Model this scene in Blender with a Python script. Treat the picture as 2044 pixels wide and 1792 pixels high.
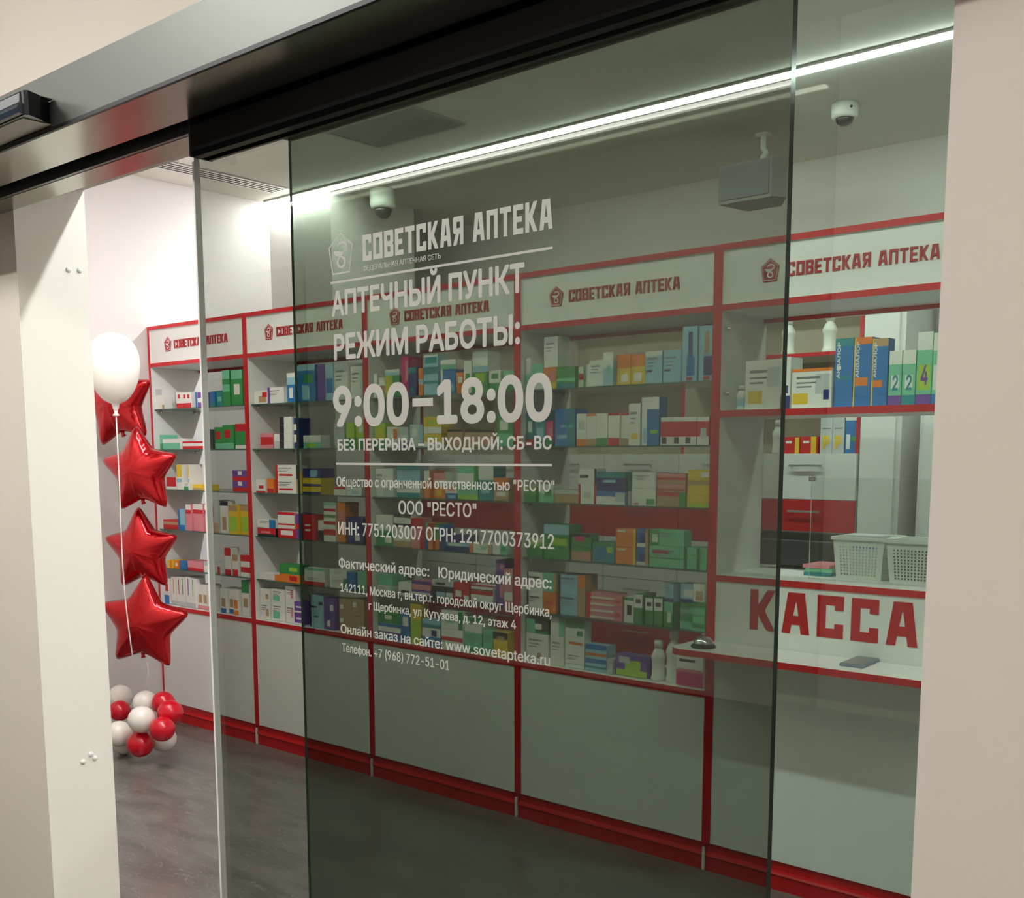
import bpy, bmesh, math, random
from mathutils import Vector, Matrix
from mathutils.geometry import delaunay_2d_cdt, interpolate_bezier
import numpy as np

for _o in list(bpy.data.objects):
    bpy.data.objects.remove(_o, do_unlink=True)
SC = bpy.context.scene
COL = SC.collection
random.seed(7)

# ------------------------------------------------------------------ camera, world, exposure
cam_d = bpy.data.cameras.new('camera')
cam_d.sensor_fit = 'HORIZONTAL'
cam_d.sensor_width = 36.0
cam_d.lens = 2140.18 / 2044 * 36.0
cam_d.shift_x = (1022 - 1010.73) / 2044
cam_d.shift_y = (1187.96 - 896) / 2044
cam_d.clip_start = 0.02
cam = bpy.data.objects.new('camera', cam_d)
COL.objects.link(cam)
yaw, pitch, roll = math.radians(40.5795), math.radians(7.4821), math.radians(0.1338)
r0 = Vector((math.cos(yaw), math.sin(yaw), 0)); f0 = Vector((-math.sin(yaw), math.cos(yaw), 0)); u0 = Vector((0, 0, 1))
fw = f0 * math.cos(pitch) - u0 * math.sin(pitch)
dn = -(u0 * math.cos(pitch) + f0 * math.sin(pitch))
rt = r0 * math.cos(roll) + dn * math.sin(roll)
dn = -r0 * math.sin(roll) + dn * math.cos(roll)
M = Matrix(((rt.x, -dn.x, -fw.x, 0), (rt.y, -dn.y, -fw.y, 0), (rt.z, -dn.z, -fw.z, 1.53), (0, 0, 0, 1)))
cam.matrix_world = M
SC.camera = cam

world = bpy.data.worlds.new('world')
SC.world = world
world.use_nodes = True
world.node_tree.nodes['Background'].inputs['Color'].default_value = (0.9, 0.87, 0.8, 1)
world.node_tree.nodes['Background'].inputs['Strength'].default_value = 0.15

SC.view_settings.view_transform = 'Standard'
SC.view_settings.look = 'None'
SC.view_settings.gamma = 1.0
SC.view_settings.use_curve_mapping = False
SC.view_settings.exposure = 0.0
SC.cycles.transparent_max_bounces = 40
SC.cycles.max_bounces = 10
SC.cycles.sample_clamp_indirect = 6.0
SC.cycles.caustics_reflective = False
SC.cycles.caustics_refractive = False

SHOP_STRIP = 104.0       # strength of the shop's ceiling light strips, real and added
HALL_STRIP = 60.0       # strength of the added corridor ceiling light strip


# ------------------------------------------------------------------ materials
def lin(c):
    c /= 255.0
    return c / 12.92 if c <= 0.04045 else ((c + 0.055) / 1.055) ** 2.4


MATS = {}


def mat(name, rgb, rough=0.5, metal=0.0, spec=0.5, bump=0.0, scale=60.0, vary=0.0, coat=0.0):
    if name in MATS:
        return MATS[name]
    m = bpy.data.materials.new(name)
    m.use_nodes = True
    nt = m.node_tree
    b = nt.nodes['Principled BSDF']
    c = tuple(lin(v) for v in rgb) + (1,)
    b.inputs['Base Color'].default_value = c
    b.inputs['Roughness'].default_value = rough
    b.inputs['Metallic'].default_value = metal
    b.inputs['Specular IOR Level'].default_value = spec
    b.inputs['Coat Weight'].default_value = coat
    if bump or vary:
        tc = nt.nodes.new('ShaderNodeTexCoord')
        nz = nt.nodes.new('ShaderNodeTexNoise')
        nz.inputs['Scale'].default_value = scale
        nz.inputs['Detail'].default_value = 4
        nt.links.new(tc.outputs['Object'], nz.inputs['Vector'])
        if bump:
            bp = nt.nodes.new('ShaderNodeBump')
            bp.inputs['Strength'].default_value = bump
            bp.inputs['Distance'].default_value = 0.002
            nt.links.new(nz.outputs['Fac'], bp.inputs['Height'])
            nt.links.new(bp.outputs['Normal'], b.inputs['Normal'])
        if vary:
            mx = nt.nodes.new('ShaderNodeMix'); mx.data_type = 'RGBA'
            mx.inputs[6].default_value = tuple(v * (1 - vary) for v in c[:3]) + (1,)
            mx.inputs[7].default_value = tuple(min(1, v * (1 + vary)) for v in c[:3]) + (1,)
            nt.links.new(nz.outputs['Fac'], mx.inputs[0])
            nt.links.new(mx.outputs[2], b.inputs['Base Color'])
    MATS[name] = m
    return m


def emit(name, rgb, strength):
    m = bpy.data.materials.new(name)
    m.use_nodes = True
    nt = m.node_tree
    b = nt.nodes['Principled BSDF']
    b.inputs['Base Color'].default_value = (0.8, 0.8, 0.8, 1)
    b.inputs['Emission Color'].default_value = tuple(rgb) + (1,)
    b.inputs['Emission Strength'].default_value = strength
    MATS[name] = m
    return m


def glass(name, tint, spec=1.0):
    """Thin flat glass: each of a pane's two faces lets the tint's square root through and mirrors by the Fresnel curve."""
    m = bpy.data.materials.new(name)
    m.use_nodes = True
    nt = m.node_tree
    nt.nodes.clear()
    out = nt.nodes.new('ShaderNodeOutputMaterial')
    tr = nt.nodes.new('ShaderNodeBsdfTransparent')
    tr.inputs['Color'].default_value = tuple(math.sqrt(t) for t in tint) + (1,)
    gl = nt.nodes.new('ShaderNodeBsdfGlossy')
    gl.inputs['Roughness'].default_value = 0.0
    gl.inputs['Color'].default_value = (0.95, 1, 0.97, 1)
    lw = nt.nodes.new('ShaderNodeLayerWeight')
    lw.inputs['Blend'].default_value = 0.5
    pw = nt.nodes.new('ShaderNodeMath'); pw.operation = 'POWER'; pw.inputs[1].default_value = 5.0
    ma = nt.nodes.new('ShaderNodeMath'); ma.operation = 'MULTIPLY_ADD'
    ma.inputs[1].default_value = 0.96 * spec; ma.inputs[2].default_value = 0.04 * spec
    mx = nt.nodes.new('ShaderNodeMixShader')
    nt.links.new(lw.outputs['Facing'], pw.inputs[0])
    nt.links.new(pw.outputs[0], ma.inputs[0])
    nt.links.new(ma.outputs[0], mx.inputs[0])
    nt.links.new(tr.outputs[0], mx.inputs[1])
    nt.links.new(gl.outputs[0], mx.inputs[2])
    nt.links.new(mx.outputs[0], out.inputs['Surface'])
    MATS[name] = m
    return m


WALL = mat('painted_wall', (222, 214, 202), 0.7, bump=0.05, scale=220, vary=0.015)
WALLW = mat('white_wall', (220, 213, 209), 0.6, bump=0.04, scale=200, vary=0.01)
GREYWALL = mat('grey_wall', (120, 118, 112), 0.7, bump=0.04, scale=150)
DARKWALL = mat('dark_wall', (60, 58, 56), 0.6, bump=0.04, scale=150)
CEIL = mat('ceiling_paint', (222, 217, 208), 0.8, bump=0.03, scale=200)
WHITE = mat('white_laminate', (236, 234, 230), 0.38, vary=0.01, scale=9)
RED = mat('red_edge_band', (200, 8, 26), 0.35, vary=0.03, scale=20)
REDPL = mat('red_plinth', (196, 6, 20), 0.3, vary=0.04, scale=12)
REDLET = mat('red_lettering', (168, 22, 30), 0.4, vary=0.02, scale=30)
BLACK = mat('black_metal', (16, 16, 18), 0.28, 0.3, vary=0.05, scale=40)
BLACKM = mat('black_matte', (22, 23, 24), 0.5, vary=0.08, scale=30)
STEEL = mat('brushed_metal', (176, 174, 162), 0.2, 0.9, vary=0.02, scale=30)
COVER = mat('brushed_cover', (104, 108, 102), 0.42, 0.5, vary=0.02, scale=20)
CHROME = mat('chrome', (220, 222, 224), 0.08, 1.0)
ALU = mat('satin_aluminium', (205, 205, 200), 0.3, 0.9)
VINYL = mat('white_vinyl', (232, 232, 226), 0.5, vary=0.01, scale=40)
FILM = mat('frosted_film', (190, 191, 182), 0.6, vary=0.01, scale=40)
EDGEDARK = mat('dark_glass_edge', (34, 44, 38), 0.12, spec=0.7)
EDGELIGHT = mat('glass_edge_highlight', (250, 250, 244), 0.45)  # white colour stands in for light caught in the glass edge
EDGEGREEN = mat('clear_glass_edge', (96, 122, 102), 0.2)
SHELFEDGE = mat('green_glass_edge', (70, 104, 92), 0.15)
RUBRED = mat('red_latex', (206, 0, 34), 0.22, spec=0.6, vary=0.02, scale=6)
RUBWHITE = mat('white_latex', (246, 240, 230), 0.25, spec=0.6, vary=0.01, scale=6)
FOIL = mat('red_foil', (178, 0, 14), 0.12, 0.65, coat=0.35)
PLASTW = mat('white_plastic', (232, 232, 224), 0.4, vary=0.01, scale=20)
GREYP = mat('grey_plastic', (128, 128, 130), 0.5, vary=0.03, scale=40)
BEIGE = mat('beige_laminate', (214, 206, 190), 0.45, vary=0.02, scale=10)
DOMEG = mat('smoked_dome', (66, 64, 60), 0.12, spec=0.7)
HALLF = mat('dark_corridor_tile', (40, 39, 38), 0.4, vary=0.1, scale=3)
GLASS_A = glass('door_glass', (0.45, 0.468, 0.425))
GLASS_B = glass('sidelight_glass', (0.345, 0.425, 0.355))
GLASS_S = glass('shelf_glass', (0.86, 0.93, 0.89), 0.7)
GLASS_C = glass('clear_screen', (0.9, 0.92, 0.9))
LAMP = emit('shop_lamp', (0.95, 0.985, 1.02), SHOP_STRIP)
LAMPW = emit('added_shop_lamp', (1.0, 0.97, 0.95), SHOP_STRIP * 0.7)
LAMPH = emit('added_corridor_lamp', (1.0, 0.975, 0.945), HALL_STRIP)
LAMPD = emit('dim_corridor_lamp', (1.0, 0.95, 0.89), 13.0)
LAMPP = emit('added_panel_lamp', (1.0, 0.975, 0.945), 36.0)

PAL = {'w': (238, 236, 228), 'i': (196, 200, 200), 'k': (40, 40, 44), 'n': (186, 152, 112), 'r': (206, 28, 36), 'p': (226, 138, 146),
       'm': (206, 36, 120), 'o': (236, 130, 40), 'y': (236, 198, 50), 'l': (170, 206, 60), 'g': (52, 148, 78), 'e': (118, 200, 160),
       't': (28, 138, 146), 'c': (152, 198, 216), 'b': (26, 116, 184), 'd': (36, 50, 120), 'v': (112, 72, 160), 'q': (120, 122, 126)}
PM = {k: mat('carton_' + n, PAL[k], 0.42) for k, n in
      dict(w='white', i='pale_grey', k='black', n='tan', r='red', p='pink', m='magenta', o='orange', y='yellow', l='lime', g='green',
           e='mint', t='teal', c='pale_blue', b='blue', d='navy', v='violet', q='grey_print').items()}


def floor_mat():
    m = bpy.data.materials.new('grey_stone_vinyl')
    m.use_nodes = True
    nt = m.node_tree
    b = nt.nodes['Principled BSDF']
    tc = nt.nodes.new('ShaderNodeTexCoord')
    mp = nt.nodes.new('ShaderNodeMapping')
    mp.inputs['Rotation'].default_value = (0, 0, 0.5)
    mp.inputs['Scale'].default_value = (1.0, 3.2, 1.0)
    nz = nt.nodes.new('ShaderNodeTexNoise')
    nz.inputs['Scale'].default_value = 1.8; nz.inputs['Detail'].default_value = 9; nz.inputs['Distortion'].default_value = 1.4
    rp = nt.nodes.new('ShaderNodeValToRGB')
    rp.color_ramp.elements[0].position = 0.3; rp.color_ramp.elements[0].color = (0.098, 0.095, 0.085, 1)
    rp.color_ramp.elements[1].position = 0.72; rp.color_ramp.elements[1].color = (0.175, 0.168, 0.15, 1)
    nz2 = nt.nodes.new('ShaderNodeTexNoise')
    nz2.inputs['Scale'].default_value = 2.6; nz2.inputs['Detail'].default_value = 3; nz2.inputs['Distortion'].default_value = 3.0
    rp2 = nt.nodes.new('ShaderNodeValToRGB')
    rp2.color_ramp.elements[0].position = 0.49; rp2.color_ramp.elements[0].color = (0, 0, 0, 1)
    rp2.color_ramp.elements[1].position = 0.50; rp2.color_ramp.elements[1].color = (0.5, 0.5, 0.5, 1)
    e = rp2.color_ramp.elements.new(0.512); e.color = (0, 0, 0, 1)
    mx = nt.nodes.new('ShaderNodeMix'); mx.data_type = 'RGBA'
    mx.inputs[7].default_value = (0.3, 0.285, 0.26, 1)
    nt.links.new(tc.outputs['Object'], mp.inputs['Vector'])
    nt.links.new(mp.outputs['Vector'], nz.inputs['Vector'])
    nt.links.new(mp.outputs['Vector'], nz2.inputs['Vector'])
    nt.links.new(nz.outputs['Fac'], rp.inputs['Fac'])
    nt.links.new(nz2.outputs['Fac'], rp2.inputs['Fac'])
    nt.links.new(rp2.outputs['Color'], mx.inputs[0])
    nt.links.new(rp.outputs['Color'], mx.inputs[6])
    nt.links.new(mx.outputs[2], b.inputs['Base Color'])
    b.inputs['Roughness'].default_value = 0.27
    b.inputs['Specular IOR Level'].default_value = 0.75
    return m


FLOOR = floor_mat()


# ------------------------------------------------------------------ mesh helpers
class MB:
    def __init__(self):
        self.bm = bmesh.new()
        self.mats = []
        self.smooth = set()

    def mi(self, m):
        if m not in self.mats:
            self.mats.append(m)
        return self.mats.index(m)

    def box(self, x0, x1, y0, y1, z0, z1, m, bev=0.0, seg=2):
        bm = self.bm
        i = self.mi(m)
        vs = [bm.verts.new((x, y, z)) for z in (z0, z1) for y in (y0, y1) for x in (x0, x1)]
        fs = [bm.faces.new([vs[k] for k in q]) for q in ((0, 2, 3, 1), (4, 5, 7, 6), (0, 1, 5, 4), (2, 6, 7, 3), (0, 4, 6, 2), (1, 3, 7, 5))]
        for f in fs:
            f.material_index = i
        if bev > 0:
            es = {e for f in fs for e in f.edges}
            r = bmesh.ops.bevel(bm, geom=list(es), offset=bev, segments=seg, profile=0.5, affect='EDGES')
            for f in r['faces']:
                f.material_index = i
        return fs

    def prism(self, pts, a0, a1, m, axis='y', smooth=False):
        """Extrude a 2D outline. axis y: pts are (x, z); axis x: pts are (y, z); axis z: pts are (x, y)."""
        bm = self.bm
        i = self.mi(m)
        P = {'y': lambda p, a: (p[0], a, p[1]), 'x': lambda p, a: (a, p[0], p[1]), 'z': lambda p, a: (p[0], p[1], a)}[axis]
        A = [bm.verts.new(P(p, a0)) for p in pts]
        B = [bm.verts.new(P(p, a1)) for p in pts]
        n = len(pts)
        fs = [bm.faces.new(A), bm.faces.new(B[::-1])]
        for k in range(n):
            q = bm.faces.new((A[k], B[k], B[(k + 1) % n], A[(k + 1) % n]))
            q.smooth = smooth
            fs.append(q)
        for f in fs:
            f.material_index = i
        bmesh.ops.recalc_face_normals(bm, faces=fs)

    def lathe(self, prof, c, m, seg=28, axis=(0, 0, 1), sx=1.0):
        """Turn a profile of (radius, height) about an axis through c."""
        bm = self.bm
        i = self.mi(m)
        R = Vector((0, 0, 1)).rotation_difference(Vector(axis)).to_matrix()
        c = Vector(c)
        rings = []
        for r, h in prof:
            if r < 1e-6:
                rings.append([bm.verts.new(c + R @ Vector((0, 0, h)))])
            else:
                rings.append([bm.verts.new(c + R @ Vector((r * math.cos(2 * math.pi * k / seg) * sx, r * math.sin(2 * math.pi * k / seg), h))) for k in range(seg)])
        fs = []
        for a, b in zip(rings, rings[1:]):
            for k in range(seg):
                k2 = (k + 1) % seg
                if len(a) == 1 and len(b) == 1:
                    continue
                if len(a) == 1:
                    fs.append(bm.faces.new((a[0], b[k], b[k2])))
                elif len(b) == 1:
                    fs.append(bm.faces.new((a[k], b[0], a[k2])))
                else:
                    fs.append(bm.faces.new((a[k], b[k], b[k2], a[k2])))
        for ring, flip in ((rings[0], True), (rings[-1], False)):
            if len(ring) > 1:
                fs.append(bm.faces.new(ring[::-1] if flip else ring))
        for f in fs:
            f.material_index = i
            f.smooth = len(f.verts) <= 4
        bmesh.ops.recalc_face_normals(bm, faces=fs)

    def tube(self, pts, r, m, seg=8):
        bm = self.bm
        i = self.mi(m)
        pts = [Vector(p) for p in pts]
        rings = []
        for k, p in enumerate(pts):
            d = (pts[min(k + 1, len(pts) - 1)] - pts[max(k - 1, 0)]).normalized()
            a = d.orthogonal().normalized()
            if rings:
                a = (ref - d * ref.dot(d)).normalized()
            ref = a
            b = d.cross(a)
            rr = r[k] if isinstance(r, (list, tuple)) else r
            rings.append([bm.verts.new(p + (a * math.cos(2 * math.pi * q / seg) + b * math.sin(2 * math.pi * q / seg)) * rr) for q in range(seg)])
        fs = []
        for A, B in zip(rings, rings[1:]):
            for q in range(seg):
                f = bm.faces.new((A[q], A[(q + 1) % seg], B[(q + 1) % seg], B[q]))
                f.smooth = True
                fs.append(f)
        fs += [bm.faces.new(rings[0][::-1]), bm.faces.new(rings[-1])]
        for f in fs:
            f.material_index = i
        bmesh.ops.recalc_face_normals(bm, faces=fs)

    def build(self, name, parent=None, autosm=False):
        me = bpy.data.meshes.new(name)
        bm = self.bm
        if parent is not None:
            org = parent.matrix_basis.translation.copy()
            p = parent.parent
            while p is not None:
                org += p.matrix_basis.translation
                p = p.parent
        else:
            xs = [v.co for v in bm.verts]
            org = Vector(((min(v.x for v in xs) + max(v.x for v in xs)) / 2, (min(v.y for v in xs) + max(v.y for v in xs)) / 2, min(v.z for v in xs)))
        bmesh.ops.translate(bm, verts=bm.verts, vec=-org)
        bm.to_mesh(me)
        bm.free()
        for m in self.mats:
            me.materials.append(m)
        o = bpy.data.objects.new(name, me)
        COL.objects.link(o)
        if parent is not None:
            o.parent = parent
        else:
            o.location = org
        return o


def one(name, parent, fn, *a, **k):
    b = MB()
    getattr(b, fn)(*a, **k)
    return b.build(name, parent)


def bx(name, parent, x0, x1, y0, y1, z0, z1, m, bev=0.0):
    return one(name, parent, 'box', x0, x1, y0, y1, z0, z1, m, bev)


def thing(name, label, cat, loc=(0, 0, 0), group=None, kind=None):
    o = bpy.data.objects.new(name, None)
    COL.objects.link(o)
    o.location = loc
    o.empty_display_size = 0.1
    return tag(o, label, cat, group, kind)


def tag(o, label, cat, group=None, kind=None):
    o['label'] = label
    o['category'] = cat
    if group:
        o['group'] = group
    if kind:
        o['kind'] = kind
    return o


def struct(name, b, label, cat):
    return tag(b.build(name), label, cat, kind='structure')


# lettering: real outlines of the built-in font, turned into thin meshes
_txt = {}
FONT = None
try:                                    # Blender's own bundled interface font, when this build has it
    import os
    for _d in (bpy.utils.system_resource('DATAFILES', path='fonts'), os.path.join(bpy.utils.resource_path('LOCAL'), 'datafiles', 'fonts')):
        _p = os.path.join(_d, 'Inter.woff2') if _d else ''
        if _p and os.path.exists(_p):
            FONT = bpy.data.fonts.load(_p)
            break
except Exception:
    FONT = None


def text_geo(s, bold=0.0, extr=0.02):
    """Outlines of a line of lettering as a thin solid."""
    key = (s, bold)
    if key in _txt:
        return _txt[key]
    cu = bpy.data.curves.new('lettering', 'FONT')
    cu.body = s
    if FONT is not None:
        cu.font = FONT
    cu.size = 1.0
    ob = bpy.data.objects.new('lettering', cu)
    COL.objects.link(ob)
    dg = bpy.context.evaluated_depsgraph_get()
    oe = ob.evaluated_get(dg)
    cv = oe.to_curve(dg)
    loops = []
    for sp in cv.splines:
        P = []
        if sp.type == 'BEZIER':
            n = len(sp.bezier_points)
            for k in range(n):
                p, q = sp.bezier_points[k], sp.bezier_points[(k + 1) % n]
                if p.handle_right_type == 'VECTOR' and q.handle_left_type == 'VECTOR':
                    P.append((p.co.x, p.co.y))
                else:
                    P += [(v.x, v.y) for v in interpolate_bezier(p.co, p.handle_right, q.handle_left, q.co, 6)[:-1]]
        else:
            P = [(p.co[0], p.co[1]) for p in sp.points]
        Q = []
        for p in P:
            if not Q or abs(p[0] - Q[-1][0]) + abs(p[1] - Q[-1][1]) > 1e-5:
                Q.append(p)
        if len(Q) > 1 and abs(Q[0][0] - Q[-1][0]) + abs(Q[0][1] - Q[-1][1]) < 1e-5:
            Q.pop()
        if len(Q) > 2:
            loops.append(Q)
    oe.to_curve_clear()
    bpy.data.objects.remove(ob)
    bpy.data.curves.remove(cu)
    # unite all outlines (and, for bold lettering, their shifted copies) by the non-zero winding rule
    alls = []
    for dx, dy in (((0, 0),) if bold <= 0 else ((-bold, -bold * 0.4), (bold, -bold * 0.4), (-bold, bold * 0.4), (bold, bold * 0.4)) if bold < 0.02 else tuple((bold * math.cos(k * math.pi / 5), bold * math.sin(k * math.pi / 5)) for k in range(10))):
        alls += [[(x + dx, y + dy) for x, y in L] for L in loops]
    pts, eds = [], []
    for L in alls:
        o_ = len(pts)
        pts += [Vector(p) for p in L]
        eds += [(o_ + k, o_ + (k + 1) % len(L)) for k in range(len(L))]
    V2, _e, tris = delaunay_2d_cdt(pts, eds, [], 0, 1e-6)[:3]
    V2 = [(v.x, v.y) for v in V2]
    T = np.array([list(t) for t in tris])
    VA = np.array(V2)
    cen = VA[T].mean(axis=1)
    wn = np.zeros(len(T), int)
    for L in alls:
        P = np.array(L)
        sel = np.nonzero((cen[:, 0] > P[:, 0].min()) & (cen[:, 0] < P[:, 0].max()) & (cen[:, 1] > P[:, 1].min()) & (cen[:, 1] < P[:, 1].max()))[0]
        if not len(sel):
            continue
        c = cen[sel]
        w = np.zeros(len(sel), int)
        for (x1, y1), (x2, y2) in zip(L, L[1:] + L[:1]):
            side = (x2 - x1) * (c[:, 1] - y1) - (c[:, 0] - x1) * (y2 - y1)
            w += ((y1 <= c[:, 1]) & (y2 > c[:, 1]) & (side > 0)).astype(int) - ((y1 > c[:, 1]) & (y2 <= c[:, 1]) & (side < 0)).astype(int)
        wn[sel] += w
    keep = [tuple(int(q) for q in t) for t in T[wn != 0]]
    n = len(V2)
    vs = [(x, y, extr) for x, y in V2] + [(x, y, -extr) for x, y in V2]
    fs = list(keep) + [tuple(n + q for q in reversed(t)) for t in keep]
    cnt = {}
    for t in keep:
        for q in range(3):
            p_, q_ = t[q], t[(q + 1) % 3]
            if (q_, p_) in cnt:
                del cnt[(q_, p_)]
            else:
                cnt[(p_, q_)] = 1
    fs += [(q_, p_, n + p_, n + q_) for p_, q_ in cnt]
    used = sorted({q for f in fs for q in f})
    mp = {q: k for k, q in enumerate(used)}
    vs = [vs[q] for q in used]
    fs = [tuple(mp[q] for q in f) for f in fs]
    _txt[key] = (vs, fs)
    return vs, fs


def cap_height(bold):
    vs, _ = text_geo('Н', bold)
    return min(v[1] for v in vs), max(v[1] for v in vs)


def text(name, parent, s, x0, x1, z, cap, y, m, bold=0.0, thick=0.0004, vertical=False):
    """Stretch a line of lettering between x0 and x1 with its baseline at z; vertical: it climbs, x0..x1 are then heights and z the x of its baseline."""
    vs, fs = text_geo(s, bold)
    lo, hi = cap_height(bold)
    mn, mx_ = min(v[0] for v in vs), max(v[0] for v in vs)
    zmax = max(abs(v[2]) for v in vs) or 1
    b = MB()
    i = b.mi(m)
    V = []
    for vx, vy, vz in vs:
        t = x0 + (vx - mn) / (mx_ - mn) * (x1 - x0)
        h = (vy - lo) / (hi - lo) * cap
        yy = y - vz / zmax * thick / 2
        V.append(b.bm.verts.new((z - h, yy, t) if vertical else (t, yy, z + h)))
    for f in fs:
        try:
            q = b.bm.faces.new([V[k] for k in f])
            q.material_index = i
        except ValueError:
            pass
    bmesh.ops.recalc_face_normals(b.bm, faces=b.bm.faces)
    return b.build(name, parent)


# heavy square lettering of the signs, drawn on a grid ten units high
def R_(x0, y0, x1, y1):
    return [(x0, y0), (x0, y1), (x1, y1), (x1, y0)]


def glyphs(v, h):
    """The sign alphabet with upright strokes v wide and cross strokes h high."""
    return {
        'С': (5.8, [[(0, 0), (0, 10), (5.8, 10), (5.8, 6.6), (5.8 - v, 6.6), (5.8 - v, 10 - h), (v, 10 - h), (v, h), (5.8 - v, h), (5.8 - v, 3.4), (5.8, 3.4), (5.8, 0)]]),
        'О': (6.0, [R_(0, 0, v, 10), R_(6 - v, 0, 6, 10), R_(v, 0, 6 - v, h), R_(v, 10 - h, 6 - v, 10)]),
        'В': (5.8, [R_(0, 0, v, 10), R_(v, 0, 5.8 - v, h), R_(v, 5 - h / 2, 5.8 - v, 5 + h / 2), R_(v, 10 - h, 5.8 - v, 10), [(5.8 - v, 0), (5.8 - v, 5), (5.2, 5), (5.8, 4.4), (5.8, 0.5), (5.3, 0)], [(5.8 - v, 5), (5.8 - v, 10), (5.3, 10), (5.8, 9.5), (5.8, 5.6), (5.2, 5)]]),
        'Е': (5.2, [R_(0, 0, v, 10), R_(v, 0, 5.2, h), R_(v, 5 - h / 2, 4.6, 5 + h / 2), R_(v, 10 - h, 5.2, 10)]),
        'Т': (5.8, [R_(0, 10 - h, 5.8, 10), R_(2.9 - v / 2, 0, 2.9 + v / 2, 10 - h)]),
        'К': (6.0, [R_(0, 0, v, 10), [(v, 3.9), (v, 6.1), (6.0 - v, 10), (6.0, 10), (v + 1.6, 5.0), (6.0, 0), (6.0 - v, 0)]]),
        'А': (6.4, [[(0, 0), (1.3, 10), (3.2, 10), (3.2, 10 - h), (1.2 + v, 10 - h), (v, 0)], [(6.4, 0), (6.4 - v, 0), (5.2 - v, 10 - h), (3.2, 10 - h), (3.2, 10), (5.1, 10)], [(v + 1.2 * 2.2 / (10 - h), 2.2), (v + 1.2 * (2.2 + h) / (10 - h), 2.2 + h), (6.4 - v - 1.2 * (2.2 + h) / (10 - h), 2.2 + h), (6.4 - v - 1.2 * 2.2 / (10 - h), 2.2)]]),
        'Я': (5.8, [R_(5.8 - v, 0, 5.8, 10), R_(v, 10 - h, 5.8 - v, 10), R_(v, 4.0, 5.8 - v, 4.0 + h), [(0, 4.6), (0, 9.5), (0.5, 10), (v, 10), (v, 4.0), (0.6, 4.0)], [(0, 0), (1.5, 4.0), (1.5 + v, 4.0), (v, 0)]]),
        'П': (6.0, [R_(0, 0, v, 10), R_(6 - v, 0, 6, 10), R_(v, 10 - h, 6 - v, 10)]),
        ' ': (3.0, []),
    }


def block_text(name, parent, s, x0, x1, z, cap, y, m, thick=0.003, gap=1.0, v=1.85, h=1.8):
    GLY = glyphs(v, h)
    tot = sum(GLY[c][0] for c in s) + gap * (len(s) - 1)
    kx, kz = (x1 - x0) / tot, cap / 10.0
    cx = 0.0
    for word in s.split(' '):           # one mesh for each word
        b = MB()
        for c in word:
            w, polys = GLY[c]
            for p in polys:
                b.prism([(x0 + (cx + px) * kx, z + pz * kz) for px, pz in p], y - thick, y, m)
            cx += w + gap
        b.build(name, parent)
        cx += GLY[' '][0] + gap


def snake_bowl(b, cx, cz, s, y0, y1, m):
    """Bowl with a snake: the sign of pharmacies, as flat cut shapes."""
    bowl = [(-0.30, 0.09), (-0.27, 0.02), (-0.19, -0.05), (-0.08, -0.08), (0.03, -0.04), (0.10, 0.03), (0.02, 0.055), (-0.12, 0.075)]
    b.prism([(cx + px * s, cz + pz * s) for px, pz in bowl], y0 - (y1 - y0) * 0.2, y1, m)
    path = []
    for k in range(15):
        a = math.radians(165 - 235 * k / 14)
        path.append((0.05 + 0.20 * math.cos(a), 0.17 + 0.125 * math.sin(a)))
    p0 = path[-1]
    for k in range(1, 5):
        q = k / 5
        path.append((p0[0] + (-0.11 - p0[0]) * q, p0[1] + (-0.13 - p0[1]) * q - 0.02 * math.sin(math.pi * q)))
    for k in range(17):
        a = math.radians(150 + 300 * k / 16)
        path.append((0.02 + 0.15 * math.cos(a), -0.235 + 0.13 * math.sin(a)))
    w = 0.034
    L, R = [], []
    for k, (px, pz) in enumerate(path):
        ax, az = path[max(k - 1, 0)]; bx_, bz = path[min(k + 1, len(path) - 1)]
        d = math.hypot(bx_ - ax, bz - az) or 1
        nx, nz = -(bz - az) / d * w, (bx_ - ax) / d * w
        L.append((cx + (px + nx) * s, cz + (pz + nz) * s)); R.append((cx + (px - nx) * s, cz + (pz - nz) * s))
    i = b.mi(m)
    V = [[b.bm.verts.new((p[0], y, p[1])) for p in side] for y in (y0, y1) for side in (L, R)]
    for k in range(len(path) - 1):
        for A, B in ((V[0], V[1]), (V[3], V[2]), (V[2], V[0]), (V[1], V[3])):
            f = b.bm.faces.new((A[k], A[k + 1], B[k + 1], B[k]))
            f.material_index = i


def pentagon(cx, cz, s):
    return [(cx, cz + 0.53 * s), (cx + 0.46 * s, cz + 0.18 * s), (cx + 0.33 * s, cz - 0.5 * s), (cx - 0.33 * s, cz - 0.5 * s), (cx - 0.46 * s, cz + 0.18 * s)]


# ------------------------------------------------------------------ room lamps, real and added
def strip(label, x0, x1, y0, y1, z, m, grp=None):
    t = thing('ceiling_light_strip', label, 'light', ((x0 + x1) / 2, (y0 + y1) / 2, z), grp)
    bx('housing', t, x0, x1, y0 - 0.006, y1 + 0.006, z + 0.0005, z + 0.012, ALU)
    bx('diffuser', t, x0 + 0.004, x1 - 0.004, y0, y1, z - 0.006, z + 0.0005, m)
    return t


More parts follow.
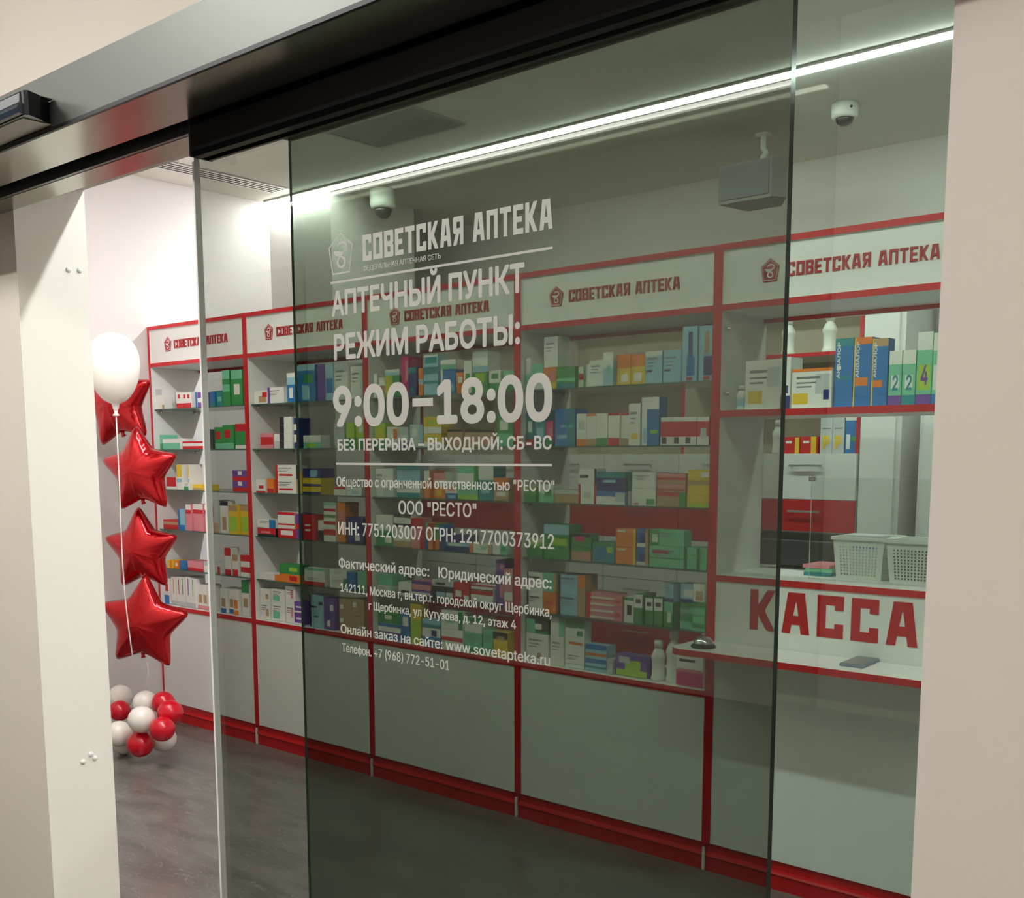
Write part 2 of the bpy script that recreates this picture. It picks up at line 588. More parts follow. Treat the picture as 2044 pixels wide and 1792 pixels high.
ZC = 3.055
strip('long white light strip across the shop ceiling above the display cabinets', -5.50, 0.9, 4.175, 4.225, ZC - 0.012, LAMP)
strip('added unseen light strip on the shop ceiling just inside the entrance wall', -4.7, 0.9, 1.95, 2.00, ZC - 0.012, LAMP)  # unseen lamp, added to brighten the front of the shop
t = thing('ceiling_light_strip', 'added unseen short light strip on the shop ceiling running towards the first cabinets', 'light', (-3.9, 2.3, ZC - 0.012))  # unseen lamp, added to brighten the left wall, floor and first cabinets
bx('housing', t, -3.931, -3.869, 2.10, 3.00, ZC - 0.0115, ZC - 0.0005, ALU)
bx('diffuser', t, -3.925, -3.875, 2.104, 2.996, ZC - 0.018, ZC - 0.0116, LAMPW)
strip('light strip on the corridor ceiling outside the shop, mirrored faintly in the glass', -5.6, -2.03, -1.80, -1.765, ZC - 0.012, LAMPD)
strip('added unseen light strip on the corridor ceiling before the glass entrance', -5.0, 2.6, -0.52, -0.47, ZC - 0.012, LAMPH)  # unseen lamp, added to light the corridor side of the wall
for px, lb in ((-2.8, 'added unseen light panel on the corridor ceiling over the open side of the entrance'), (2.4, 'added unseen light panel on the corridor ceiling at the far end')):  # unseen panels, added to brighten the door reveal and corridor wall
    t = thing('added_light_panel', lb, 'light', (px, -0.2, ZC), 'added corridor light panels')
    bx('frame', t, px - 0.31, px + 0.31, -0.51, 0.11, ZC - 0.010, ZC - 0.0005, ALU)
    bx('diffuser', t, px - 0.295, px + 0.295, -0.495, 0.095, ZC - 0.013, ZC - 0.010, LAMPP)

# ------------------------------------------------------------------ setting
b = MB(); b.box(-9, 4, 1.30, 5.7, -0.05, 0, FLOOR); struct('floor', b, 'grey stone-look vinyl floor of the shop', 'floor')
b = MB(); b.box(-9, 4, -3.3, 1.30, -0.05, 0, HALLF); struct('floor_corridor', b, 'dark polished corridor floor outside the shop', 'floor')
b = MB(); b.box(-9, 4, -3.3, 5.7, ZC, ZC + 0.06, CEIL); struct('ceiling', b, 'plain pale ceiling above shop and corridor', 'ceiling')
WX0, WX1 = -2.822, -0.449
b = MB()
b.box(-9, WX0, 1.348, 1.545, 0, ZC, WALL)
b.box(WX1, 4, 1.30, 1.545, 0, ZC, WALL)
b.box(WX0, WX1, 1.348, 1.545, 2.239, ZC, WALL)
struct('wall_front', b, 'cream corridor wall around the glass shop entrance', 'wall')
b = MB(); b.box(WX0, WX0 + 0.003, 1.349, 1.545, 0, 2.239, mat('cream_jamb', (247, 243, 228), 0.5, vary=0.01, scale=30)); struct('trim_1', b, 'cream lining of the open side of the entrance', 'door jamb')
b = MB(); b.box(-5.64, -5.54, 1.545, 5.5, 0, ZC, WALLW); struct('wall_left', b, 'bright white side wall behind the balloons', 'wall')
b = MB(); b.box(-5.64, 1.6, 5.5, 5.6, 0, ZC, WALLW); struct('wall_back', b, 'pale wall far behind the drawer cabinets', 'wall')
b = MB(); b.box(1.5, 1.6, 1.545, 5.5, 0, ZC, WALLW); struct('wall_right', b, 'pale far side wall of the shop', 'wall')
b = MB(); b.box(-5.54, -4.965, 4.24, 4.915, 0, ZC, WALLW); struct('wall_pier', b, 'square white pier in the corner under the light strip end', 'wall')
b = MB(); b.box(-5.7, 4, -2.24, -2.14, 0, ZC, WALL); struct('wall_opposite', b, 'cream corridor wall facing the shop', 'wall')
b = MB(); b.box(-5.7, 4, -2.14, -2.12, 0, 0.33, DARKWALL); struct('baseboard_opposite', b, 'high dark skirting along the facing corridor wall', 'baseboard')
b = MB(); b.box(-9, 4, -3.3, -3.2, 0, ZC, GREYWALL); struct('wall_recess', b, 'grey wall at the back of the corridor recess', 'wall')
b = MB(); b.box(-9.1, -9, -3.3, 1.348, 0, ZC, GREYWALL); struct('wall_corridor_left', b, 'grey end wall of the corridor', 'wall')
b = MB(); b.box(4, 4.1, -3.3, 1.30, 0, ZC, WALL); struct('wall_corridor_right', b, 'cream end wall of the corridor', 'wall')

# ------------------------------------------------------------------ entrance: header, sliding leaf, fixed pane
hd = thing('sliding_door_header', 'long brushed metal drive box over the glass sliding door', 'door header', (-1.6, 1.2, 2.154))
HX0, HX1 = -3.5, -0.02
bx('front_cover', hd, HX0, HX1, 1.082, 1.092, 2.160, 2.259, COVER)
bx('top_cover', hd, HX0, HX1, 1.092, 1.299, 2.253, 2.259, COVER)
bx('bottom_plate', hd, HX0, HX1, 1.086, 1.215, 2.154, 2.160, STEEL)
bx('rear_plate', hd, HX0, WX1 - 0.001, 1.278, 1.347, 2.154, 2.160, STEEL)
bx('edge_strip', hd, HX0, HX1, 1.0795, 1.086, 2.152, 2.159, BLACKM)
bx('track', hd, HX0, HX1, 1.215, 1.278, 2.19, 2.205, BLACKM)
bx('track_lip', hd, HX0, -1.86, 1.262, 1.270, 2.152, 2.19, mat('grey_lip', (92, 90, 92), 0.35, 0.6))
bx('end_cap', hd, HX0 - 0.004, HX0, 1.08, 1.299, 2.152, 2.26, BLACK)

ms = thing('motion_sensor', 'black motion sensor with a bluish window on the door header', 'sensor', (-2.3, 1.05, 2.19))
b = MB()
b.prism([(-2.62, 1.082), (-2.088, 1.082), (-2.062, 1.05), (-2.050, 1.022), (-2.056, 1.016), (-2.62, 1.016)], 2.163, 2.207, BLACK, axis='z')
b.build('sensor_body', ms)
b = MB(); b.prism([(1.016, 2.186), (1.013, 2.188), (1.014, 2.204), (1.020, 2.2085), (1.080, 2.2085), (1.080, 2.2072), (1.016, 2.2072)], -2.615, -2.068, GREYP, axis='x'); b.build('top_cover', ms)
b = MB(); b.prism([(1.0158, 2.165), (1.009, 2.167), (1.005, 2.175), (1.009, 2.183), (1.0158, 2.1855)], -2.61, -2.062, mat('sensor_window', (52, 64, 78), 0.08, spec=0.8), axis='x'); b.build('sensor_window', ms)
bx('underside_sheen', ms, -2.6, -2.075, 1.022, 1.076, 2.1612, 2.1629, mat('sensor_sheen', (178, 170, 150), 0.4))  # beige colour stands in for the reflection on the sensor's underside

AX0, AX1, AY0, AY1 = -1.862, -0.620, 1.250, 1.262
dr = thing('door_1', 'open sliding glass door leaf with white pharmacy lettering', 'door', ((AX0 + AX1) / 2, 1.256, 0.01), kind='structure')


def pane(name, parent, x0, x1, y0, y1, z0, z1, g, eL, eR):
    b = MB()
    fs = b.box(x0, x1, y0, y1, z0, z1, g)
    b.mi(eL); b.mi(eR)
    for f in fs:
        f.normal_update()
        n = f.normal
        if abs(n.x) > 0.9:
            f.material_index = b.mi(eL) if n.x < 0 else b.mi(eR)
        elif abs(n.z) > 0.9:
            f.material_index = b.mi(eR)
    return b.build(name, parent)


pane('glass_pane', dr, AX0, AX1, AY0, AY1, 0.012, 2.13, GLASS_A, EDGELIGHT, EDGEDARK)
b = MB()
b.prism([(1.226, 2.1), (1.226, 2.147), (1.231, 2.152), (1.262, 2.152), (1.262, 2.19), (1.272, 2.19), (1.272, 2.152), (1.277, 2.1), (1.272, 2.092), (1.264, 2.0915), (1.264, 2.128), (1.248, 2.128), (1.248, 2.0915), (1.232, 2.092)], -1.836, -0.626, BLACK, axis='x')
b.build('top_rail', dr)
bx('edge_highlight', dr, AX0 - 0.005, AX0 - 0.0002, AY0 - 0.001, AY1 + 0.001, 0.012, 2.0915, mat('white_edge_highlight', (248, 247, 240), 0.35))  # white strip added as the painted highlight along the leaf's glass edge
bx('rail_end_cap', dr, -1.842, -1.836, 1.226, 1.277, 2.092, 2.189, BLACKM, 0.002)

LINES = [
    ("ФЕДЕРАЛЬНАЯ АПТЕЧНАЯ СЕТЬ", -1.3995, -1.2168, 1.8378, 0.0082, 0.0),
    ("АПТЕЧНЫЙ ПУНКТ", -1.4821, -1.0448, 1.7696, 0.0430, 0.022),
    ("РЕЖИМ РАБОТЫ:", -1.4787, -1.0536, 1.6945, 0.0445, 0.022),
    ("9:00", -1.4842, -1.2935, 1.5790, 0.0700, 0.030),
    ("18:00", -1.2290, -0.9915, 1.5790, 0.0700, 0.030),
    ("БЕЗ ПЕРЕРЫВА – ВЫХОДНОЙ: СБ-ВС", -1.4744, -0.9924, 1.5372, 0.0205, 0.020),
    ('Общество с огранченной отвтственностью "РЕСТО"', -1.4797, -0.9873, 1.4747, 0.0168, 0.012),
    ('ООО "РЕСТО"', -1.3215, -1.1439, 1.4308, 0.0222, 0.012),
    ('ИНН: 7751203007 ОГРН: 1217700373912', -1.4781, -0.9878, 1.3890, 0.0223, 0.012),
    ('Фактический адрес:   Юридический адрес:', -1.4787, -0.9919, 1.3286, 0.0180, 0.014),
    ('142111, Москва г, вн.тер.г. городской округ Щербинка,', -1.4754, -0.9917, 1.2858, 0.0152, 0.012),
    ('г Щербинка, ул Кутузова, д. 12, этаж 4', -1.4010, -1.0621, 1.2599, 0.0142, 0.014),
    ('Онлайн заказ на сайте: www.sovetapteka.ru', -1.4771, -0.9943, 1.2098, 0.0165, 0.012),
    ('Телефон. +7 (968) 772-51-01', -1.4752, -1.2068, 1.1759, 0.0160, 0.012),
]
TY = 1.2496
TK = TY / 1.263


def tx(x):
    return x * TK


def tz(z):
    return 1.53 + (z - 1.53) * TK


for s, x0, x1, z, cap, bold in LINES:
    text('lettering', dr, s, tx(x0), tx(x1), tz(z), cap * TK, TY, FILM, bold)
block_text('lettering', dr, 'СОВЕТСКАЯ АПТЕКА', tx(-1.399), tx(-0.9922), tz(1.8538), 0.042, TY + 0.0003, FILM, 0.0005, gap=1.1, v=1.95, h=1.9)
bx('dash', dr, tx(-1.2845), tx(-1.2375), TY - 0.0002, TY + 0.0003, tz(1.6085), tz(1.6215), FILM)
bx('rule_line', dr, tx(-1.4839), tx(-0.9921), TY - 0.0002, TY + 0.0003, tz(1.8246), tz(1.8284), FILM)
bx('rule_line', dr, tx(-1.4799), tx(-0.9919), TY - 0.0002, TY + 0.0003, tz(1.5124), tz(1.5160), FILM)
b = MB()
EC = (tx(-1.4555), tz(1.8735), 0.067)
po = pentagon(*EC); pi_ = pentagon(EC[0], EC[1], EC[2] * 0.93)
for k in range(5):
    b.prism([po[k], po[(k + 1) % 5], pi_[(k + 1) % 5], pi_[k]], TY - 0.0002, TY + 0.0003, FILM)
snake_bowl(b, EC[0], EC[1], EC[2] * 0.92, TY - 0.0002, TY + 0.0003, FILM)
b.build('emblem', dr)

sl = thing('window_1', 'fixed dark glass sidelight behind the open door leaf', 'window', (-1.04, 1.322, 0.01), kind='structure')
pane('glass_pane', sl, -1.6585, -0.44, 1.318, 1.324, 0.012, 2.14, GLASS_B, EDGEGREEN, EDGEGREEN)
bx('top_clamp', sl, -1.672, -0.46, 1.308, 1.336, 2.111, 2.1535, BLACK, 0.002)

for k, (y, z, lb) in enumerate(((1.489, 2.024, 'outer clear bumper dot of the high pair on the door reveal'), (1.520, 2.026, 'inner clear bumper dot of the high pair on the door reveal'),
                            (1.454, 0.673, 'outermost of three low bumper dots on the door reveal'), (1.478, 0.690, 'uppermost of three low bumper dots on the door reveal'), (1.489, 0.676, 'innermost of three low bumper dots on the door reveal'))):
    b = MB()
    b.lathe([(0.0075, 0), (0.0075, 0.0015), (0.006, 0.0035), (0.003, 0.0045), (0, 0.0048)], (WX0 + 0.003, y, z), PLASTW, 14, axis=(1, 0, 0))
    tag(b.build('bumper_dot'), lb, 'bumper', 'bumper dots on the door reveal')

# ------------------------------------------------------------------ display cabinets
YF, YB = 3.369, 3.70
S_ = [-5.54, -4.635, -3.73, -2.825, -1.92, -1.015]
SHZ = [0.888, 1.112, 1.338, 1.562, 1.788]
PT = 0.0175
ZT = 2.243
CAB = ['first white and red glass-shelved display cabinet, beside the balloons', 'second white and red display cabinet from the balloons',
       'third white and red display cabinet from the balloons', 'fourth display cabinet from the balloons, joining the cash desk']


def edged(name, t, x0, x1, y0, y1, z0, z1, m=WHITE):
    """A laminate board whose front edge is a red band."""
    p = bx(name, t, x0, x1, y0 + 0.002, y1, z0, z1, m)
    bx('edge_band', p, x0, x1, y0, y0 + 0.002, z0, z1, RED)
    return p


def fascia(t, x0, x1):
    f = bx('fascia', t, x0 + PT, x1 - PT, YF + 0.010, YF + 0.022, 2.041, ZT - 0.02, WHITE)
    xe = (x0 + x1) / 2 - 0.262
    b = MB()
    b.prism(pentagon(xe, 2.137, 0.074), YF + 0.007, YF + 0.010, REDLET)
    pi2 = pentagon(xe, 2.137, 0.066); pi3 = pentagon(xe, 2.137, 0.0625)
    for k in range(5):
        b.prism([pi2[k], pi2[(k + 1) % 5], pi3[(k + 1) % 5], pi3[k]], YF + 0.0062, YF + 0.007, VINYL)
    snake_bowl(b, xe, 2.137, 0.062, YF + 0.0062, YF + 0.007, VINYL)
    b.build('emblem', f)
    block_text('lettering', f, 'СОВЕТСКАЯ АПТЕКА', xe + 0.063, xe + 0.556, 2.111, 0.0445, YF + 0.010, REDLET, 0.004, gap=1.35, v=1.7, h=1.75)


def plinth(t, x0, x1):
    b = MB()
    b.prism([(YF + 0.004, 0), (YF + 0.004, 0.052), (YF - 0.002, 0.058), (YF + 0.002, 0.066), (YF + 0.012, 0.072), (YF + 0.012, 0.104), (YF + 0.03, 0.104), (YF + 0.03, 0)], x0 + 0.001, x1 - 0.001, REDPL, axis='x')
    b.build('plinth', t)
    bx('plinth_joint_strip', t, x1 - 0.012, x1 - 0.002, YF - 0.004, YF + 0.004, 0.002, 0.088, PLASTW)


for i in range(4):
    x0, x1 = S_[i], S_[i + 1]
    t = thing('display_cabinet', CAB[i], 'cabinet', ((x0 + x1) / 2, 3.53, 0), 'pharmacy display cabinets')
    if i == 0:
        x0 = x0 + 0.003
    edged('side_panel', t, x0, x0 + PT, YF, YB, 0.104, ZT)
    edged('side_panel', t, x1 - PT, x1 - 0.0004, YF, YB, 0.104, ZT)
    edged('top_panel', t, x0 + PT, x1 - PT, YF, YB, ZT - 0.02, ZT)
    cp = edged('canopy_panel', t, x0 + PT, x1 - PT, YF, YB, 2.020, 2.041)
    bx('edge_band', cp, x0 + PT, x1 - PT, YB, YB + 0.002, 2.020, 2.041, RED)
    fascia(t, x0, x1)
    edged('back_rail', t, x0 + PT, x1 - PT, YB - 0.02, YB - 0.002, 2.0045, 2.0195)
    edged('base_top', t, x0 + PT, x1 - PT, YF, YB, 0.652, 0.675)
    bx('base_door', t, x0 + PT, x1 - PT, YF + 0.004, YF + 0.02, 0.106, 0.650, WHITE)
    bx('base_back', t, x0 + PT, x1 - PT, YB - 0.01, YB, 0.106, 0.650, WHITE)
    plinth(t, x0, x1)
    for z in SHZ:
        p = pane('glass_shelf', t, x0 + PT + 0.001, x1 - PT - 0.001, YF + 0.014, YB - 0.01, z - 0.006, z - 0.0005, GLASS_S, SHELFEDGE, SHELFEDGE)
        for poly in p.data.polygons:
            if poly.normal.y < -0.9:
                poly.material_index = 1
        for sx, d in ((x0 + PT, 1), (x1 - PT, -1)):
            for sy in (3.42, 3.64):
                one('shelf_pin', p, 'lathe', [(0.006, 0), (0.006, 0.014), (0.003, 0.016), (0, 0.016)], (sx, sy, z - 0.013), CHROME, 12, axis=(d, 0, 0))

# cash desk (fifth unit)
x0, x1 = S_[4], S_[5]
cd = thing('cash_desk', 'white and red cash desk unit with large red lettering and a serving ledge', 'cash desk', ((x0 + x1) / 2, 3.5, 0))
edged('side_panel', cd, x0 + 0.0004, x0 + PT, YF, YB, 0.104, ZT)
edged('side_panel', cd, x1 - PT, x1, YF, YB, 0.104, ZT)
edged('top_panel', cd, x0 + PT, x1 - PT, YF, YB, ZT - 0.02, ZT)
cp = edged('canopy_panel', cd, x0 + PT, x1 - PT, YF, YB, 2.020, 2.041)
bx('edge_band', cp, x0 + PT, x1 - PT, YB, YB + 0.002, 2.020, 2.041, RED)
fascia(cd, x0, x1)
edged('back_rail', cd, x0 + PT, x1 - PT, YB - 0.02, YB - 0.002, 2.0045, 2.0195)
edged('shelf', cd, x0 + PT, x1 - PT, YF, YB, 1.657, 1.680)
edged('counter', cd, x0 + PT, x1 - PT, YF, YB + 0.16, 1.081, 1.103)
bx('front_panel', cd, x0 + PT, x1 - PT, YF + 0.004, YF + 0.02, 0.106, 1.081, WHITE)
plinth(cd, x0, x1)
block_text('lettering', cd, 'КАССА', -1.766, -1.183, 0.9225, 0.141, YF + 0.004, mat('red_cash_lettering', (190, 16, 30), 0.4), 0.002, gap=1.7, v=1.9, h=2.2)
b = MB()
r = 0.05
arc = [(-1.965 + r - r * math.sin(a), 3.157 + r - r * math.cos(a)) for a in [math.pi / 2 * k / 8 for k in range(9)]]
outl = arc[::-1] + []
pts = [(-1.965, 3.366)] + [p for p in arc[::-1]] + [(x1, 3.157), (x1, 3.366)]
b.prism(pts, 0.842, 0.864, WHITE, axis='z')
lg = b.build('ledge', cd)
b = MB()
edge = [(-1.965, 3.366)] + arc[::-1] + [(x1, 3.157)]
off = []
for k, p in enumerate(edge):
    a = Vector(edge[max(k - 1, 0)]); c = Vector(edge[min(k + 1, len(edge) - 1)])
    d = (c - a).normalized()
    off.append((p[0] - d.y * -1 * -0.0025, p[1] - d.x * 0.0025) if False else (p[0] + d.y * 0.0025, p[1] - d.x * 0.0025))
for k in range(len(edge) - 1):
    b.prism([edge[k], edge[k + 1], off[k + 1], off[k]], 0.8415, 0.8635, RED, axis='z')
b.build('edge_band', lg)
for z in (1.74, 1.96):
    one('panel_fixing', cd, 'lathe', [(0.009, 0), (0.009, 0.016), (0.006, 0.022), (0, 0.023)], (x0 + PT, 3.40, z), CHROME, 14, axis=(1, 0, 0))
gs = pane('glass_screen', cd, -1.60, x1 - PT - 0.002, 3.47, 3.476, 1.103, 1.45, GLASS_C, EDGELIGHT, EDGELIGHT)
bx('screen_clip', gs, -1.61, -1.585, 3.466, 3.480, 1.438, 1.455, CHROME, 0.002)

# things on the cash desk
bl = thing('service_bell', 'chrome service bell with a black base on the ledge corner', 'bell', (-1.87, 3.235, 0.8645))
one('bell_base', bl, 'lathe', [(0.043, 0), (0.043, 0.006), (0.036, 0.012), (0, 0.012)], (-1.87, 3.235, 0.8645), BLACK, 32)
one('bell_dome', bl, 'lathe', [(0.035, 0.012), (0.034, 0.018), (0.030, 0.027), (0.022, 0.035), (0.012, 0.039), (0, 0.040)], (-1.87, 3.235, 0.8645), CHROME, 32)
one('button', bl, 'lathe', [(0.003, 0.039), (0.003, 0.045), (0.006, 0.046), (0.006, 0.048), (0, 0.049)], (-1.87, 3.235, 0.8645), CHROME, 16)

ph = thing('smartphone', 'grey smartphone lying flat on the serving ledge', 'phone', (-1.337, 3.30, 0.8645))
b = MB(); b.box(-0.038, 0.038, -0.078, 0.078, 0, 0.009, mat('phone_body', (126, 136, 158), 0.3, 0.5), 0.003); o = b.build('phone_body', None); o.parent = ph; o.location = (0, 0, 0)
b = MB(); b.box(-0.034, 0.034, -0.074, 0.074, 0.0091, 0.0096, mat('phone_screen', (96, 98, 96), 0.12)); o = b.build('screen', None); o.parent = ph; o.location = (0, 0, 0.0091)
ph.rotation_euler = (0, 0, math.radians(2))


def basket(x0, x1, y0, y1, z0, z1, label):
    t = thing('plastic_basket', label, 'basket', ((x0 + x1) / 2, (y0 + y1) / 2, z0), 'white baskets on the cash desk')
    w, tt = x1 - x0, 0.003
    b = MB()
    ins = 0.012

    def wall(p0, p1, q0, q1, nrm):
        """A perforated side between the bottom edge p0-p1 and the top edge q0-q1: a lattice of real slats round square holes."""
        p0, p1, q0, q1, n = map(Vector, (p0, p1, q0, q1, nrm))
        i = b.mi(PLASTW)
        NU, NV = 12, 10
        us = [0, 0.10] + [0.10 + 0.8 * (k + f) / NU for k in range(NU) for f in (0.5, 1.0)] + [1.0]
        us = [0.0]
        for k in range(NU):
            a = 0.10 + 0.8 * k / NU
            us += [a + 0.8 / NU * 0.22, a + 0.8 / NU * 0.78]
        us.append(1.0)
        vs_ = [0.0]
        for k in range(NV):
            a = 0.08 + 0.74 * k / NV
            vs_ += [a + 0.74 / NV * 0.2, a + 0.74 / NV * 0.8]
        vs_.append(1.0)
        grid = [[(p0.lerp(p1, u)).lerp(q0.lerp(q1, u), v) for u in us] for v in vs_]
        A = [[b.bm.verts.new(p) for p in row] for row in grid]
        B = [[b.bm.verts.new(p + n * tt) for p in row] for row in grid]
        hole = lambda a, c: a % 2 == 1 and c % 2 == 1
        for a in range(len(vs_) - 1):
            for c in range(len(us) - 1):
                if hole(a, c):
                    for (r1, c1), (r2, c2) in (((a, c), (a, c + 1)), ((a, c + 1), (a + 1, c + 1)), ((a + 1, c + 1), (a + 1, c)), ((a + 1, c), (a, c))):
                        f = b.bm.faces.new((A[r1][c1], A[r2][c2], B[r2][c2], B[r1][c1])); f.material_index = i
                else:
                    f = b.bm.faces.new((A[a][c], A[a][c + 1], A[a + 1][c + 1], A[a + 1][c])); f.material_index = i
                    f = b.bm.faces.new((B[a][c], B[a + 1][c], B[a + 1][c + 1], B[a][c + 1])); f.material_index = i
    wall((x0 + ins, y0 + ins, z0), (x1 - ins, y0 + ins, z0), (x0, y0, z1), (x1, y0, z1), (0, 1, 0))
    wall((x0 + ins, y1 - ins, z0), (x0 + ins, y0 + ins, z0), (x0, y1, z1), (x0, y0, z1), (1, 0, 0))
    wall((x1 - ins, y0 + ins, z0), (x1 - ins, y1 - ins, z0), (x1, y0, z1), (x1, y1, z1), (-1, 0, 0))
    wall((x1 - ins, y1 - ins, z0), (x0 + ins, y1 - ins, z0), (x1, y1, z1), (x0, y1, z1), (0, -1, 0))
    b.box(x0 + ins, x1 - ins, y0 + ins, y1 - ins, z0, z0 + 0.003, PLASTW)
    b.build('basket_body', t)
    b = MB()
    e = 0.006
    b.box(x0 - e, x1 + e, y0 - e, y0 + 0.003, z1 - 0.008, z1 + 0.003, PLASTW, 0.001)
    b.box(x0 - e, x1 + e, y1 - 0.003, y1 + e, z1 - 0.008, z1 + 0.003, PLASTW, 0.001)
    b.box(x0 - e, x0 + 0.003, y0, y1, z1 - 0.008, z1 + 0.003, PLASTW, 0.001)
    b.box(x1 - 0.003, x1 + e, y0, y1, z1 - 0.008, z1 + 0.003, PLASTW, 0.001)
    b.build('rim', t)
    return t


basket(-1.545, -1.365, 3.535, 3.72, 1.1035, 1.245, 'white perforated basket on the counter beside the monitor')
basket(-1.345, -1.165, 3.50, 3.685, 1.1035, 1.245, 'white perforated basket on the counter nearest the wall edge')
b = MB(); b.box(-1.515, -1.40, 3.60, 3.68, 1.107, 1.252, PM['i'], 0.004); b.box(-1.50, -1.415, 3.5995, 3.60, 1.20, 1.24, PM['b'])
tag(b.build('medicine_box'), 'pale grey and blue packet standing inside the basket beside the monitor', 'box')
b = MB(); b.box(-1.325, -1.185, 3.524, 3.63, 1.107, 1.225, PM['q'], 0.004)  # grey block stands in for the dark inside behind the basket holes
tag(b.build('medicine_box'), 'grey block darkening the holes of the basket nearest the wall edge', 'box')
b = MB()
for k, (m_, x) in enumerate((('t', 0), ('k', 0.004), ('t', -0.003), ('e', 0.002))):
    pass
for k, (m_, dx, lb) in enumerate((('t', 0, 'lowest teal folder of the small pile beside the monitor'), ('e', 0.005, 'middle mint folder of the small pile beside the monitor'), ('p', -0.004, 'topmost pink leaflet of the small pile beside the monitor'))):
    b = MB(); b.box(-1.66 + dx, -1.56 + dx, 3.56, 3.70, 1.1035 + 0.013 * k, 1.116 + 0.013 * k, PM[m_], 0.001)
    tag(b.build('folder'), lb, 'folder', 'folders piled beside the monitor')

mo = thing('monitor', 'black back of a computer monitor standing on the cash desk counter', 'monitor', (-1.78, 3.80, 1.103))
MY = 3.74
bx('housing', mo, -1.935, -1.575, MY, MY + 0.03, 1.112, 1.243, BLACKM, 0.006)
bx('rear_cover', mo, -1.915, -1.595, MY - 0.018, MY, 1.114, 1.212, mat('monitor_rear', (44, 50, 52), 0.45), 0.005)
bx('foot', mo, -1.85, -1.66, MY - 0.01, MY + 0.09, 1.1035, 1.112, BLACKM, 0.003)
bx('neck', mo, -1.79, -1.72, MY + 0.005, MY + 0.025, 1.112, 1.15, BLACKM)

# ------------------------------------------------------------------ drawer wall behind
DY = 5.08
X0D, XW = -5.105, 0.4985
ROWS = [(1.530, 1.303, WHITE), (1.300, 1.063, RED), (1.060, 0.828, WHITE), (0.825, 0.588, WHITE), (0.585, 0.353, RED), (0.350, 0.10, WHITE)]
DN = ['leftmost column', 'second column', 'third column', 'fourth column', 'fifth column', 'sixth column, behind the cash desk']
for k in range(6):
    xa, xb = X0D + k * XW, X0D + (k + 1) * XW
    t = thing('drawer_cabinet', 'tall white and red drawer cabinet at the back, ' + DN[k], 'drawer cabinet', ((xa + xb) / 2, 5.28, 0), 'drawer cabinets along the back')
    bx('carcass', t, xa, xb - 0.001, DY + 0.018, 5.49, 0.0, 1.528, WHITE)
    for za, zb, m_ in ROWS:
        d = bx('drawer', t, xa + 0.002, xb - 0.003, DY, DY + 0.017, zb, za, m_, 0.001)
        xm = (xa + xb) / 2 - 0.01
        zh = za - 0.058
        b = MB()
        b.box(xm - 0.085, xm + 0.085, DY - 0.026, DY - 0.018, zh - 0.005, zh + 0.005, ALU, 0.001)
        b.box(xm - 0.08, xm - 0.072, DY - 0.02, DY, zh - 0.004, zh + 0.004, ALU)
        b.box(xm + 0.072, xm + 0.08, DY - 0.02, DY, zh - 0.004, zh + 0.004, ALU)
        b.build('handle', d)
XE = X0D + 6 * XW
hu = thing('hutch_shelf', 'open beige shelf unit with red edges standing on the drawer cabinets', 'shelf unit', (-3.6, 5.3, 1.531))
HB = mat('taupe_back', (170, 158, 140), 0.5, vary=0.02, scale=10)
bx('back_panel', hu, X0D, XE, 5.47, 5.485, 1.531, 2.45, HB)
for k in (0, 2, 4, 6):
    xs = X0D + k * XW - (0.0175 if k == 6 else 0)
    edged('upright', hu, xs, xs + 0.0175, DY + 0.02, 5.47, 1.531, 2.45, BEIGE)
for k in (0, 2, 4):
    xs = X0D + k * XW + 0.0175
    xe = X0D + (k + 2) * XW - (0.0175 if k == 4 else 0)
    edged('shelf', hu, xs, xe, DY + 0.02, 5.47, 2.008, 2.027, BEIGE)
    edged('top_board', hu, xs, xe, DY + 0.02, 5.47, 2.43, 2.45, BEIGE)
bx('bottom_board', hu, X0D, XE, DY + 0.022, 5.47, 1.5285, 1.531, BEIGE)


def bottle(x, y, z, h, r, label, m_=None, grp=None, label_m=None):
    t = thing('bottle', label, 'bottle', (x, y, z), grp)
    one('bottle_body', t, 'lathe', [(r * 0.92, 0), (r, 0.006), (r, h * 0.08), (r * 0.86, h * 0.12), (r * 0.86, h * 0.48), (r, h * 0.54), (r, h * 0.60), (r * 0.72, h * 0.72), (r * 0.48, h * 0.79), (r * 0.48, h * 0.82), (0, h * 0.82)], (x, y, z), m_ or PLASTW, 24)
    one('cap', t, 'lathe', [(r * 0.6, h * 0.82), (r * 0.6, h * 0.97), (r * 0.5, h), (0, h)], (x, y, z), PLASTW, 20)
    if label_m:
        one('bottle_label', t, 'lathe', [(r * 0.87, h * 0.15), (r * 0.875, h * 0.16), (r * 0.875, h * 0.46), (r * 0.87, h * 0.47)], (x, y, z), label_m, 24)
    return t


bottle(-2.53, 5.16, 2.0275, 0.185, 0.036, 'white bottle on the high hutch shelf nearest the door edge', grp='bottles on the hutch shelf')
bottle(-2.31, 5.16, 2.0275, 0.185, 0.036, 'white bottle standing alone on the high hutch shelf beside the red upright', grp='bottles on the hutch shelf')
bottle(-2.565, 5.15, 1.5315, 0.17, 0.03, 'white bottle at the end of the row on the lower hutch shelf', grp='bottles on the hutch shelf')

